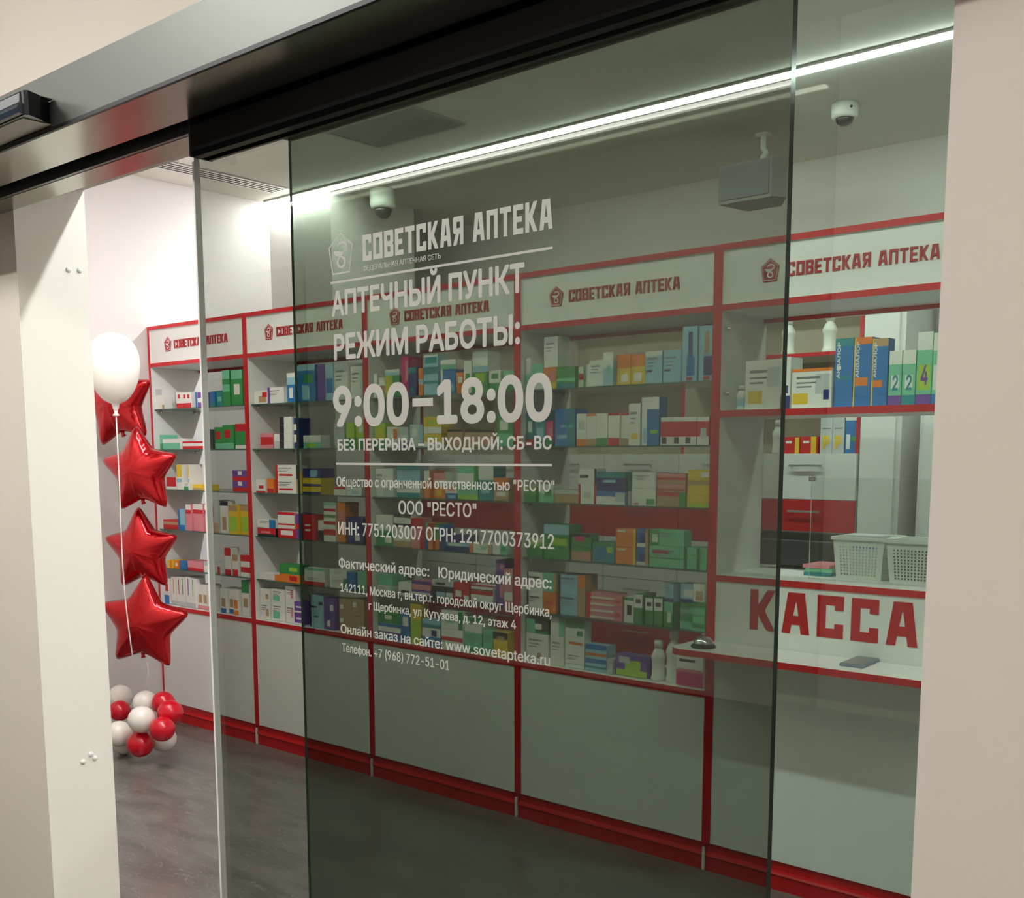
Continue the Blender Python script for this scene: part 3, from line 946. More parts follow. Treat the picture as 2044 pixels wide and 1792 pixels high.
# wall pieces further right behind the cash desk
fd = thing('wardrobe', 'plain white tall cupboard right of the hutch', 'cupboard', (-2.0, 5.3, 0))
bx('carcass', fd, XE + 0.01, -1.91, 5.10, 5.49, 0, 2.6, WHITE)
bx('door_leaf', fd, XE + 0.012, -1.935, 5.082, 5.099, 0.02, 2.58, WHITE, 0.001)
b = MB(); b.box(-1.86, 1.5, 5.40, 5.499, 0, 2.4, GREYWALL); struct('wall_niche', b, 'dark grey wall panel behind the cash desk', 'wall')
b = MB(); b.box(-1.79, -0.6, 5.0, 5.35, 0, 1.78, WHITE, 0.004); b.box(-1.77, -1.2, 4.984, 4.999, 0.05, 1.76, WHITE, 0.002); b.box(-1.19, -0.62, 4.984, 4.999, 0.05, 1.76, WHITE, 0.002)
tag(b.build('low_cupboard'), 'white cupboard in front of the dark grey wall panel', 'cupboard')

# ------------------------------------------------------------------ ceiling things
vg = thing('slot_diffuser', 'long slotted air vent in the ceiling near the bright wall', 'air vent', (-5.21, 3.6, ZC))
vx0, vx1, vy0, vy1 = -5.285, -5.135, 3.0, 4.06
b = MB()
b.box(vx0, vx1, vy0, vy1, ZC - 0.002, ZC - 0.0005, DARKWALL)
b.build('dark_slots', vg)
b = MB()
for k in range(5):
    xx = vx0 + (vx1 - vx0 - 0.016) * k / 4
    b.box(xx, xx + 0.016, vy0, vy1, ZC - 0.008, ZC - 0.0021, ALU)
b.box(vx0 - 0.002, vx1 + 0.002, vy1, vy1 + 0.015, ZC - 0.008, ZC - 0.0005, ALU)
b.box(vx0 - 0.002, vx1 + 0.002, vy0 - 0.015, vy0, ZC - 0.008, ZC - 0.0005, ALU)
b.build('slats', vg)

vt = thing('ceiling_vent', 'square grey ventilation panel in the ceiling before the light strip', 'air vent', (-3.83, 3.67, ZC))
bx('vent_panel', vt, -4.11, -3.55, 3.52, 3.83, ZC - 0.007, ZC - 0.0005, mat('vent_grey', (150, 152, 150), 0.6))
b = MB()
for (a0, a1, c0, c1) in ((-4.125, -3.535, 3.50, 3.52), (-4.125, -3.535, 3.83, 3.85), (-4.125, -4.11, 3.52, 3.83), (-3.55, -3.535, 3.52, 3.83)):
    b.box(a0, a1, c0, c1, ZC - 0.010, ZC - 0.0005, mat('vent_frame', (172, 172, 168), 0.6))
b.build('frame', vt)


def dome(x, y, r, h, label):
    t = thing('dome_camera', label, 'security camera', (x, y, ZC), 'dome cameras on the ceiling')
    one('camera_base', t, 'lathe', [(r, -0.0005), (r, -h * 0.55), (r * 0.93, -h * 0.68), (r * 0.7, -h * 0.72), (0, -h * 0.72)], (x, y, ZC), PLASTW, 32)
    one('dome', t, 'lathe', [(r * 0.68, -h * 0.7), (r * 0.66, -h * 0.82), (r * 0.52, -h * 0.97), (r * 0.28, -h * 1.07), (0, -h * 1.1)], (x, y, ZC), DOMEG, 28)
    return t


dome(-4.758, 4.46, 0.075, 0.15, 'white dome camera with a dark globe below the light strip near the pier')
d2 = dome(-2.09, 4.74, 0.058, 0.085, 'small white dome camera above the cash desk sign')
one('sensor_dot', d2, 'lathe', [(0.006, 0), (0.006, 0.003), (0, 0.003)], (-2.04, 4.69, ZC - 0.03), BLACK, 10, axis=(0.6, -0.7, -0.3))

sp = thing('loudspeaker', 'grey box loudspeaker hanging from the ceiling on a white bracket', 'speaker', (-2.55, 4.85, ZC))
b = MB()
b.prism([(-2.745, 4.80), (-2.465, 4.80), (-2.415, 4.86), (-2.52, 5.02), (-2.70, 5.02)], 2.732, 2.912, mat('speaker_side', (120, 119, 114), 0.55), axis='z')
b.build('speaker_body', sp)
bx('grille', sp, -2.733, -2.477, 4.794, 4.80, 2.748, 2.898, mat('speaker_grille', (104, 106, 112), 0.7, bump=0.6, scale=900))
b = MB()
b.tube([(-2.565, 4.90, 2.905), (-2.565, 4.90, 2.945), (-2.55, 4.905, 2.965), (-2.57, 4.91, 2.99), (-2.57, 4.91, 3.03), (-2.57, 4.91, ZC - 0.006)], 0.014, PLASTW, 10)
b.lathe([(0.04, 0), (0.04, -0.006), (0.02, -0.012), (0, -0.012)], (-2.57, 4.91, ZC - 0.0005), PLASTW, 20)
b.build('bracket', sp)


# ------------------------------------------------------------------ balloons
def star_balloon(x, y, z, Rr, yawd, tilt, label):
    t = thing('star_balloon', label, 'balloon', (x, y, z), 'red foil star balloons in the balloon column')
    b = MB()
    i = b.mi(FOIL)
    NA, NR = 120, 14
    rin = 0.585 * Rr

    def Rt(a):
        # five-pointed outline with hollow sides and blunt tips
        k = (a / (2 * math.pi / 5)) % 1.0
        q = abs(k - 0.5) * 2            # 1 at a tip, 0 in a notch
        r = rin + (Rr - rin) * (0.25 * q + 0.75 * q ** 2.4)
        tip = 0.93 * Rr
        return r if r < tip else tip + (r - tip) * 0.45
    T = 0.085
    Rm = Matrix.Rotation(math.radians(yawd), 3, 'Z') @ Matrix.Rotation(math.radians(tilt), 3, 'Y')

    def P(a, s, side):
        rr = Rt(a) * s
        k = (a / (2 * math.pi / 5)) % 1.0
        q = abs(k - 0.5) * 2
        # the arm's cross-section puffs up towards the middle; seams lie flat
        loc = T * math.sqrt(max(0.0, 1 - s ** 1.5)) * (1 - 0.35 * q * s)
        wr = 0.010 * math.sin(a * 30) * s ** 5
        v = Vector((rr * math.sin(a), side * (loc + wr * (1 - s)), rr * math.cos(a)))
        return Rm @ v
    # angle 0 is a tip, pointing up
    shift = math.pi / 5
    for side in (-1, 1):
        cen = b.bm.verts.new(P(0, 0, side))
        rings = [[b.bm.verts.new(P(2 * math.pi * k / NA + 0.0, (j / NR) ** 0.8, side)) for k in range(NA)] for j in range(1, NR + 1)]
        fs = []
        for k in range(NA):
            k2 = (k + 1) % NA
            fs.append(b.bm.faces.new((cen, rings[0][k], rings[0][k2])))
            for j in range(NR - 1):
                fs.append(b.bm.faces.new((rings[j][k], rings[j + 1][k], rings[j + 1][k2], rings[j][k2])))
        for f in fs:
            f.material_index = i
            f.smooth = True
    bmesh.ops.remove_doubles(b.bm, verts=b.bm.verts, dist=0.0004)
    bmesh.ops.recalc_face_normals(b.bm, faces=b.bm.faces)
    o = b.build('foil_body', None)
    o.parent = t
    off = o.location.copy()
    o.location = off
    b = MB()
    base = Rm @ Vector((0, 0, -rin * 0.97))
    b.tube([base, base + Rm @ Vector((0.0, 0, -0.018)), base + Rm @ Vector((0.004, 0, -0.03))], [0.012, 0.008, 0.013], FOIL, 10)
    o = b.build('inflation_tail', None)
    o.parent = t
    return t


BY = 2.85


def P3(x, z, y):
    """The spot at depth y on the sight line that meets the plane y = 2.85 at (x, z)."""
    return x * y / BY, y, 1.53 + (z - 1.53) * y / BY


star_balloon(*P3(-4.985, 1.785, 2.96), 0.245, 22, -10, 'red foil star balloon partly hidden behind the big white balloon')
star_balloon(*P3(-4.80, 1.452, 2.84), 0.228, 24, -3, 'red foil star balloon uppermost of the three stacked below the white balloon')
star_balloon(*P3(-4.82, 1.062, 2.89), 0.228, 24, -2, 'middle red foil star balloon of the stacked three')
star_balloon(*P3(-4.83, 0.695, 2.84), 0.255, 30, 5, 'lowest red foil star balloon, just over the balloon cluster')

WBP = P3(-5.0, 1.745, 2.70)
wb = thing('round_balloon', 'big white round balloon at the top of the balloon column', 'balloon', WBP)
prof = [(0.006, 0.0), (0.012, 0.012)]
for k in range(1, 20):
    a = math.pi * k / 20
    zz = 0.20 - 0.165 * math.cos(a)
    rr = 0.118 * math.sin(a) ** 0.92 * (1.0 - 0.14 * math.cos(a))
    if zz > 0.03:
        prof.append((max(rr, 0.014), zz))
prof.append((0, 0.366))
one('balloon_body', wb, 'lathe', prof, WBP, RUBWHITE, 40)
one('knot', wb, 'lathe', [(0.012, -0.02), (0.016, -0.016), (0.007, -0.004), (0.009, 0.004), (0, 0.006)], WBP, RUBWHITE, 16)
b = MB()
b.tube([(WBP[0] + 0.045 * k / 16 + 0.01 * math.sin(k * 0.4), WBP[1] - 0.004 * k * (16 - k) / 16, WBP[2] - 0.012 - 1.17 * k / 16) for k in range(17)], 0.0028, VINYL, 6)
tag(b.build('ribbon'), 'thin white ribbon hanging from the white balloon across the stars', 'ribbon')

CL = [(-5.096, 2.931, 0.279, 0.0679, 'w', 'white balloon at the back of the floor cluster, top'),
      (-4.854, 2.884, 0.286, 0.0648, 'w', 'white balloon on top in the middle of the cluster'),
      (-4.896, 2.753, 0.192, 0.0686, 'w', 'big white balloon in the centre of the cluster'),
      (-5.108, 2.870, 0.205, 0.0564, 'r', 'red balloon behind the door reveal edge, upper in the cluster'),
      (-5.125, 2.743, 0.078, 0.0674, 'w', 'white balloon low at the reveal edge of the cluster'),
      (-4.688, 2.914, 0.312, 0.0593, 'r', 'red balloon at the top rear corner of the cluster by the cabinet'),
      (-4.630, 2.880, 0.270, 0.0647, 'r', 'red balloon nearest the cabinet plinth in the cluster'),
      (-4.706, 2.791, 0.174, 0.0627, 'r', 'red balloon right below the central white balloon'),
      (-4.920, 2.762, 0.060, 0.0678, 'r', 'lowest red balloon resting on the floor in front of the cluster'),
      (-4.700, 2.896, 0.125, 0.0671, 'w', 'white balloon peeking out under the red ones by the cabinet'),
      (-5.080, 2.805, 0.030, 0.0541, 'w', 'white balloon half hidden on the floor below the others')]
b = MB()
b.tube([(-4.80, 2.84, 0.50), (-4.81, 2.85, 0.44), (-4.86, 2.86, 0.37), (-4.87, 2.87, 0.35)], 0.002, VINYL, 6)
tag(b.build('ribbon'), 'short white ribbon between the lowest star and the balloon cluster', 'ribbon')
for x, y, z, r_, c, lb in CL:
    x, y, z = P3(x, z, y)
    r_ *= 0.975
    z = max(z, r_ + 0.0)
    m_ = RUBWHITE if c == 'w' else RUBRED
    t = thing('small_balloon', lb, 'balloon', (x, y, z - r_), 'small round balloons in the floor cluster')
    prof = [(r_ * math.sin(math.pi * k / 16), z * 0 - r_ * math.cos(math.pi * k / 16)) for k in range(17)]
    prof[0] = (0, -r_); prof[-1] = (0, r_)
    one('balloon_body', t, 'lathe', prof, (x, y, z), m_, 28)
    one('knot', t, 'lathe', [(0, -0.004), (0.005, 0), (0.003, 0.006), (0.006, 0.010), (0, 0.011)], (x, y + r_ * 0.985, z), m_, 10, axis=(0, 1, 0))

# ------------------------------------------------------------------ products on the shelves
COLN = dict(w='white', i='pale grey', k='black', n='tan', r='red', p='pink', m='magenta', o='orange', y='yellow', l='lime green', g='green', e='mint green',
            t='teal', c='pale blue', b='blue', d='navy', v='violet')
ORD = 'first second third fourth fifth sixth seventh eighth ninth tenth eleventh twelfth thirteenth fourteenth fifteenth sixteenth'.split()
SHN = {1: 'top', 2: 'second', 3: 'third', 4: 'fourth', 5: 'fifth', 6: 'bottom'}
CBN = {1: 'cabinet by the balloons', 2: 'second cabinet', 3: 'third cabinet', 4: 'cabinet beside cash desk', 5: 'cash desk'}


def parse(spec):
    tk = spec.split()
    rects = []
    for t in tk[1:]:
        k, c = t[0], t[-1]
        if k == 'X':
            rects += [(.12, .74, .72, .80, 'q'), (.12, .62, .62, .66, 'q'), (.12, .52, .5, .56, 'q')]
        elif k in 'TBLR':
            v = int(t[1:-1]) / 100
            rects.append({'T': (0, 1 - v, 1, 1, c), 'B': (0, 0, 1, v, c), 'L': (0, 0, v, 1, c), 'R': (1 - v, 0, 1, 1, c)}[k])
        elif k == 'M':
            a, d = t[1:-1].split('-')
            rects.append((0, int(a) / 100, 1, int(d) / 100, c))
        elif k == 'P':
            a = [int(q) / 100 for q in t[1:-1].split(',')]
            rects.append((min(a[0], a[2]), min(a[1], a[3]), max(a[0], a[2]), max(a[1], a[3]), c))
    return tk[0], rects


def carton(name, x0, x1, z0, z1, y0, depth, spec):
    """A folded carton: box with its printed front split into the real colour fields."""
    base, rects = parse(spec)
    b = MB()
    i = b.mi(PM[base])
    cut = lambda q: sorted({0.0, 1.0} | {round(v, 3) for r in rects for v in q(r)})
    us, vs = cut(lambda r: (r[0], r[2])), cut(lambda r: (r[1], r[3]))
    G = [[b.bm.verts.new((x0 + (x1 - x0) * u, y0, z0 + (z1 - z0) * v)) for u in us] for v in vs]
    for a in range(len(vs) - 1):
        for c in range(len(us) - 1):
            um, vm = (us[c] + us[c + 1]) / 2, (vs[a] + vs[a + 1]) / 2
            col = base
            for r in rects:
                if r[0] < um < r[2] and r[1] < vm < r[3]:
                    col = r[4]
            f = b.bm.faces.new((G[a][c], G[a][c + 1], G[a + 1][c + 1], G[a + 1][c]))
            f.material_index = b.mi(PM[col])
    nu, nv = len(us) - 1, len(vs) - 1
    back = {}
    for (a, c) in ((0, 0), (0, nu), (nv, nu), (nv, 0)):
        p = G[a][c].co
        back[(a, c)] = b.bm.verts.new((p.x, y0 + depth, p.z))
    side = b.mi(PM[base])
    ring = [([G[0][c] for c in range(nu + 1)], (0, 0), (0, nu)), ([G[a][nu] for a in range(nv + 1)], (0, nu), (nv, nu)),
            ([G[nv][c] for c in range(nu, -1, -1)], (nv, nu), (nv, 0)), ([G[a][0] for a in range(nv, -1, -1)], (nv, 0), (0, 0))]
    for vsl, k0, k1 in ring:
        f = b.bm.faces.new(vsl + [back[k1], back[k0]]); f.material_index = side
    f = b.bm.faces.new([back[(0, 0)], back[(nv, 0)], back[(nv, nu)], back[(0, nu)]]); f.material_index = side
    bmesh.ops.recalc_face_normals(b.bm, faces=b.bm.faces)
    return b.build(name)


PRODUCTS = '''
1;1;0;0;1;-5518;-5454;1788;1900;w T30i
1;1;1;0;1;-5450;-5424;1788;1846;w B40n
1;1;2;0;1;-5333;-5279;1788;1878;w B30r P30,60,70,85r
1;1;3;0;1;-5274;-5220;1788;1875;w B30r P30,60,70,85r
1;1;4;0;1;-5215;-5162;1788;1873;w B30r P30,60,70,85r
1;1;5;0;1;-5144;-5106;1788;1871;i R40b
1;1;6;0;1;-5101;-5058;1788;1869;v M30-60w
1;1;7;0;1;-5010;-4958;1788;1868;b B30t
1;1;8;0;1;-4933;-4876;1788;1869;t P20,30,80,60e
1;1;9;0;1;-4868;-4803;1788;1971;g T25e M40-60e
1;1;10;0;1;-4796;-4698;1788;1968;g T25e P25,30,75,60w
1;2;0;0;1;-5518;-5474;1562;1645;e B40g
1;2;1;0;1;-5468;-5295;1562;1622;w B60e P10,20,60,50e
1;2;2;0;1;-5283;-5162;1562;1606;w B40r T25r
1;2;3;0;1;-5159;-5044;1562;1606;w B40r T25r
1;2;4;0;1;-5006;-4977;1562;1668;k
1;2;5;0;1;-4975;-4898;1562;1679;g P15,45,70,80r B25e
1;2;6;0;1;-4893;-4795;1562;1689;g P15,45,70,80r B25e
1;2;7;0;1;-4787;-4735;1562;1693;g T30r B15w
1;2;8;0;1;-4731;-4680;1562;1692;g T30r B15w
1;3;0;0;1;-5440;-5343;1338;1408;w T75r
1;3;1;0;1;-5336;-5283;1338;1479;w T50y M30-45c
1;3;2;0;1;-5282;-5212;1338;1383;w B45g X
1;3;3;0;1;-5211;-5221;1338;1480;w T50y M30-45c
1;3;4;0;1;-5207;-5151;1338;1370;y B40n
1;3;5;0;1;-5146;-5092;1338;1371;y B40n
1;3;6;0;1;-5088;-5044;1338;1370;y B40n
1;3;7;0;2;-4823;-4684;1338;1396;v B40r P35,55,60,95w
1;3;7;1;2;-4823;-4684;1396;1450;v B40r P35,55,60,95w
1;4;0;0;1;-5518;-5354;1112;1164;r M50-80n
1;4;1;0;1;-5342;-5273;1112;1231;c L30b B25b
1;4;2;0;1;-5267;-5214;1112;1258;p T20w M65-80r
1;4;3;0;1;-5209;-5157;1112;1262;p T20w M65-80r
1;4;4;0;1;-5153;-5101;1112;1262;p T20w M65-80r
1;4;5;0;1;-5097;-5043;1112;1263;p T20w M65-80r
1;4;6;0;1;-4998;-4955;1112;1289;i B30n
1;4;7;0;1;-4950;-4876;1112;1286;w P25,10,75,50n T15k
1;4;8;0;1;-4853;-4774;1112;1266;y M10-60l T20n
1;4;9;0;1;-4768;-4684;1112;1269;y M10-60l T20n
1;5;0;0;1;-5468;-5421;888;935;y R50o
1;5;1;0;1;-5416;-5369;888;935;o P30,30,70,70w
1;5;2;0;1;-5361;-5289;888;937;b X
1;5;3;0;1;-5282;-5200;888;943;p B30r
1;5;4;0;1;-5198;-5120;888;941;p B30r
1;5;5;0;1;-5112;-5037;888;949;w T40i
1;5;6;0;1;-4990;-4963;888;945;w B70r
1;5;7;0;1;-4918;-4861;888;1036;w T30r B20r
1;5;8;0;1;-4838;-4788;888;1004;w T30n B30r
1;5;9;0;1;-4772;-4720;888;1006;w T30r M20-45r
1;5;10;0;1;-4718;-4675;888;1009;w T30r M20-45r
1;6;0;0;1;-5518;-5469;677;825;w B35b P20,50,80,80r
1;6;1;0;1;-5462;-5409;677;837;w P40,40,55,95o B15i
1;6;2;0;1;-5407;-5357;677;841;w P40,40,55,95r B15i
1;6;3;0;1;-5355;-5303;677;845;w P40,40,55,95g B15i
1;6;4;0;1;-5301;-5247;677;849;w P40,40,55,95v B15i
1;6;5;0;1;-5245;-5198;677;845;w P40,40,55,95g B15i
1;6;6;0;1;-5196;-5146;677;813;w P15,25,85,60n B15p
1;6;7;0;1;-5141;-5095;677;816;w P15,25,85,60n B15p
1;6;8;0;1;-5090;-5034;677;817;w P15,25,85,60n B15p
1;6;9;0;1;-4969;-4918;677;811;w P15,25,85,60n B18b
1;6;10;0;1;-4904;-4855;677;811;w P15,25,85,60n B18b
1;6;11;0;1;-4843;-4795;677;813;w P15,25,85,60o B18o
1;6;12;0;1;-4775;-4710;677;868;w T35g P20,25,80,50n
1;6;13;0;1;-4707;-4662;677;830;w P15,25,85,60n B18b
2;1;0;0;1;-4613;-4498;1788;1855;w P35,10,90,60n P60,50,95,90r
2;1;1;0;1;-4489;-4356;1788;1867;w L15v X
2;1;2;0;1;-4350;-4274;1788;1932;c B60b T15w P20,15,60,50w
2;1;3;0;1;-4261;-4116;1788;1962;b T15c P30,5,70,45c P40,50,90,75g
2;1;4;0;1;-4097;-3980;1788;1959;c L50v P55,20,95,60b
2;1;5;0;1;-3973;-3877;1788;1959;w T25i X
2;1;6;0;1;-3874;-3791;1788;1939;w R20i X
2;2;0;0;1;-4575;-4469;1562;1641;p M25-75r
2;2;1;0;1;-4461;-4415;1562;1637;w B50i
2;2;2;0;4;-4405;-4304;1562;1598;w L35k P45,30,90,70w
2;2;2;1;4;-4405;-4304;1598;1638;w L35k P45,30,90,70w
2;2;2;2;4;-4405;-4304;1638;1678;w L35k P45,30,90,70w
2;2;2;3;4;-4405;-4304;1678;1718;w L35k P45,30,90,70w
2;2;3;0;1;-4301;-4264;1562;1712;d M20-45w M60-80w
2;2;4;0;1;-4215;-4081;1562;1625;w B45e P20,10,70,35l
2;2;5;0;1;-3982;-3909;1562;1680;i X
2;2;6;0;1;-3902;-3845;1562;1679;l B40g
2;2;7;0;1;-3842;-3775;1562;1678;l B40g P30,60,70,90w
2;3;0;0;1;-4613;-4534;1338;1406;w P30,30,80,55r B12r
2;3;1;0;1;-4527;-4472;1338;1410;o B30r
2;3;2;0;2;-4466;-4284;1338;1410;w L10r P15,20,75,35r X R8n
2;3;2;1;2;-4466;-4284;1410;1481;w L10r P15,20,75,35r X R8k
2;3;3;0;1;-4281;-4253;1338;1440;y
2;3;4;0;3;-4247;-4108;1338;1376;y B30d
2;3;4;1;3;-4247;-4108;1376;1418;y B30d
2;3;4;2;3;-4247;-4108;1418;1464;d P40,10,80,80c
2;3;5;0;1;-3991;-3909;1338;1380;w T30r
2;3;6;0;1;-3906;-3806;1338;1376;w P30,20,80,60c
2;4;0;0;2;-4613;-4460;1112;1158;k T70r P20,40,70,60p
2;4;0;1;2;-4613;-4460;1158;1202;w R35b X
2;4;1;0;2;-4453;-4294;1112;1160;r P15,30,75,80w
2;4;1;1;2;-4453;-4294;1160;1244;w T18r M20-30r R15n
2;4;2;0;1;-4289;-4258;1112;1239;v M40-60r
2;4;3;0;1;-4244;-4148;1112;1237;r P15,55,60,62w P15,35,60,42w
2;4;4;0;1;-4137;-4088;1112;1212;w B50k
2;4;5;0;5;-4087;-3998;1112;1179;w M45-90r
2;4;5;1;5;-4087;-3998;1179;1213;w M45-90r
2;4;5;2;5;-4087;-3998;1213;1245;w M45-90g
2;4;5;3;5;-4087;-3998;1245;1275;w M45-90r
2;4;5;4;5;-4087;-3998;1275;1303;w M45-90e
2;4;6;0;1;-3993;-3934;1112;1304;o P20,40,80,80p
2;4;7;0;1;-3919;-3803;1112;1235;d P50,10,80,40w X
2;5;0;0;1;-4613;-4440;888;921;w R25o
2;5;1;0;2;-4433;-4272;888;931;o P50,20,90,80r
2;5;1;1;2;-4433;-4272;931;979;g P50,30,90,70l
2;5;2;0;2;-4235;-4078;888;936;w B40r X
2;5;2;1;2;-4235;-4078;936;973;w T30e
2;5;3;0;2;-4048;-3923;888;938;w X R20g
2;5;3;1;2;-4048;-3923;938;977;w X
2;5;4;0;1;-3914;-3859;888;971;b
2;5;5;0;1;-3854;-3787;888;977;e X
2;6;0;0;2;-4613;-4533;677;771;w P60,20,90,60n X
2;6;0;1;2;-4613;-4533;771;839;w P60,20,90,60n
2;6;1;0;2;-4529;-4416;677;774;w P10,10,60,50e X
2;6;1;1;2;-4529;-4416;774;844;w P10,10,60,50e X
2;6;2;0;2;-4409;-4327;677;776;w P50,30,75,80p X
2;6;2;1;2;-4409;-4327;776;867;w P50,30,75,80p X
2;6;3;0;2;-4322;-4261;677;739;v P20,45,90,60w B15w
2;6;3;1;2;-4322;-4261;739;795;v P20,45,90,60w B15w
2;6;4;0;1;-4209;-4097;677;840;c L10k P10,60,50,66k P60,70,90,80k P30,30,60,36k
2;6;5;0;1;-4092;-4012;677;833;v P60,60,90,80w P30,10,60,30w
2;6;6;0;2;-3984;-3892;677;755;n P5,60,35,85w
2;6;6;1;2;-3984;-3892;755;840;n P5,40,35,65w
2;6;7;0;2;-3888;-3800;677;764;n P50,20,90,50i
2;6;7;1;2;-3888;-3800;764;846;n P10,50,40,80w
3;1;0;0;1;-3708;-3683;1788;1897;w P30,30,70,60p
3;1;1;0;1;-3680;-3630;1788;1879;p T40w
3;1;2;0;2;-3623;-3529;1788;1883;g L50l P10,10,40,90y
3;1;2;1;2;-3623;-3529;1883;1910;w B50c
3;1;3;0;1;-3525;-3478;1788;1964;m P60,40,90,90p
3;1;4;0;1;-3474;-3422;1788;1912;d T20t P30,10,70,30t
3;1;5;0;1;-3419;-3387;1788;1907;o M40-60i
3;1;6;0;2;-3381;-3294;1788;1907;c T25t M40-50t
3;1;6;1;2;-3381;-3294;1907;1960;c P10,30,90,80t T15w
3;1;7;0;2;-3284;-3194;1788;1893;b L15w P50,10,90,40c
3;1;7;1;2;-3284;-3194;1893;1934;w B50e
3;1;8;0;1;-3190;-3139;1788;1876;o P20,50,70,80w
3;1;9;0;1;-3136;-3093;1788;1923;w P20,40,80,60g
3;1;10;0;2;-3090;-3004;1788;1871;g P20,50,80,95l
3;1;10;1;2;-3090;-3004;1871;1956;w T30i B30c
3;1;11;0;1;-2997;-2933;1788;1874;w B40g P20,60,80,85g
3;1;12;0;1;-2930;-2869;1788;1871;e B40g P20,60,80,85w
3;2;0;0;1;-3708;-3636;1562;1672;l B30g P30,40,80,80y
3;2;1;0;1;-3632;-3559;1562;1656;w P60,40,95,90o
3;2;2;0;1;-3556;-3483;1562;1654;i B30v P30,30,80,60w
3;2;3;0;1;-3476;-3391;1562;1663;i R30c P20,50,60,80w
3;2;4;0;2;-3382;-3272;1562;1622;y B40w P20,55,70,80l
3;2;4;1;2;-3382;-3272;1622;1694;y B40w P20,55,70,80l
3;2;5;0;1;-3245;-3155;1562;1638;n T15k P20,20,80,55p
3;2;6;0;1;-3151;-3063;1562;1636;n T15k P20,20,80,55p
3;2;7;0;1;-3059;-2967;1562;1633;n T15k P20,20,80,55p
3;2;8;0;1;-2960;-2870;1562;1698;g B40e P20,50,70,80w
3;3;0;0;1;-3708;-3649;1338;1467;w X
3;3;1;0;1;-3646;-3578;1338;1468;w B30i
3;3;2;0;2;-3566;-3417;1338;1413;w B30t X
3;3;2;1;2;-3566;-3417;1413;1479;c T30t X
3;3;3;0;1;-3381;-3346;1338;1460;o T40w
3;3;4;0;2;-3342;-3268;1338;1391;o P20,20,70,70y
3;3;4;1;2;-3342;-3268;1391;1449;w T50p
3;3;5;0;2;-3265;-3194;1338;1363;b P20,20,80,70c
3;3;5;1;2;-3265;-3194;1363;1407;w P20,20,80,60p
3;3;6;0;2;-3191;-3071;1338;1404;e B30l X
3;3;6;1;2;-3191;-3071;1404;1481;w T40e R20g
3;3;7;0;1;-3065;-2981;1338;1481;t T40w P20,20,70,50c
3;3;8;0;1;-2979;-2896;1338;1434;n T40o P20,20,80,40w
3;4;0;0;1;-3708;-3595;1112;1254;w B50g P50,10,90,30w
3;4;1;0;1;-3591;-3479;1112;1265;w T12k M60-70k B18n
3;4;2;0;1;-3473;-3394;1112;1248;p T30r R30r
3;4;3;0;1;-3390;-3363;1112;1229;e B40b
3;4;4;0;1;-3361;-3334;1112;1230;o T30r
3;4;5;0;1;-3331;-3306;1112;1227;g B40o
3;4;6;0;1;-3302;-3265;1112;1224;b B50d
3;4;7;0;2;-3260;-3126;1112;1148;c B60d P10,60,60,90w
3;4;7;1;2;-3260;-3126;1148;1181;d M30-60v
3;4;8;0;1;-3123;-3068;1112;1148;o R60w
3;4;9;0;1;-3064;-2996;1112;1153;w R15o P20,40,70,80e
3;4;10;0;1;-2991;-2908;1112;1161;w R50e P60,30,90,70g
3;5;0;0;2;-3708;-3609;888;927;w X R15e
3;5;0;1;2;-3708;-3609;927;974;e X
3;5;1;0;1;-3572;-3486;888;950;w P20,20,80,40k
3;5;2;0;2;-3481;-3360;888;923;v M40-70w
3;5;2;1;2;-3481;-3360;923;965;p T40v
3;5;3;0;2;-3356;-3221;888;949;k P20,20,60,60c P65,20,95,60w
3;5;3;1;2;-3356;-3221;949;978;i P20,20,60,60k
3;5;4;0;1;-3215;-3154;888;976;r P20,30,80,60w
3;5;5;0;1;-3150;-3117;888;978;r B40w
3;5;6;0;2;-3113;-2984;888;951;w T30r B20k
3;5;6;1;2;-3113;-2984;951;976;w T30r B20k
3;5;7;0;2;-2975;-2921;888;1028;v P40,30,80,70p
3;5;7;1;2;-2975;-2921;1028;1089;v P40,30,80,70p
3;5;8;0;2;-2918;-2871;888;1003;p M30-60w
3;5;8;1;2;-2918;-2871;1003;1056;p M30-60w
3;6;0;0;3;-3708;-3553;677;709;b T50v P10,60,70,80w
3;6;0;1;3;-3708;-3553;709;749;w T40b
3;6;0;2;3;-3708;-3553;749;814;g P30,30,60,60w
3;6;1;0;1;-3547;-3485;677;822;b P20,50,80,80w
3;6;2;0;1;-3479;-3413;677;858;y B60l P30,70,60,80g
3;6;3;0;2;-3407;-3293;677;758;b T50w P50,55,80,90d
3;6;3;1;2;-3407;-3293;758;796;c B40t
3;6;4;0;2;-3286;-3156;677;766;w M40-60r
3;6;4;1;2;-3286;-3156;766;849;w R20g P20,30,60,60e
3;6;5;0;2;-3152;-3050;677;761;e B20g X
3;6;5;1;2;-3152;-3050;761;831;w T40g X
3;6;6;0;1;-3046;-2990;677;780;e X
3;6;7;0;1;-2983;-2903;677;781;y T30k P25,65,75,85n
4;1;0;0;1;-2803;-2778;1788;1914;w B50e
4;1;1;0;1;-2775;-2717;1788;1889;w T40e
4;1;2;0;2;-2713;-2643;1788;1872;o B30y P40,30,80,80p
4;1;2;1;2;-2713;-2643;1872;1990;w X T20i
4;1;3;0;1;-2641;-2549;1788;1870;g M30-45e B20t
4;1;4;0;1;-2547;-2513;1788;1867;w R25g P10,35,80,65r
4;1;5;0;1;-2506;-2490;1788;1876;w L30i
4;1;6;0;1;-2488;-2420;1788;1887;w M50-56i X
4;1;7;0;2;-2417;-2370;1788;1882;c T30w P40,50,80,80e
4;1;7;1;2;-2417;-2370;1882;1912;w
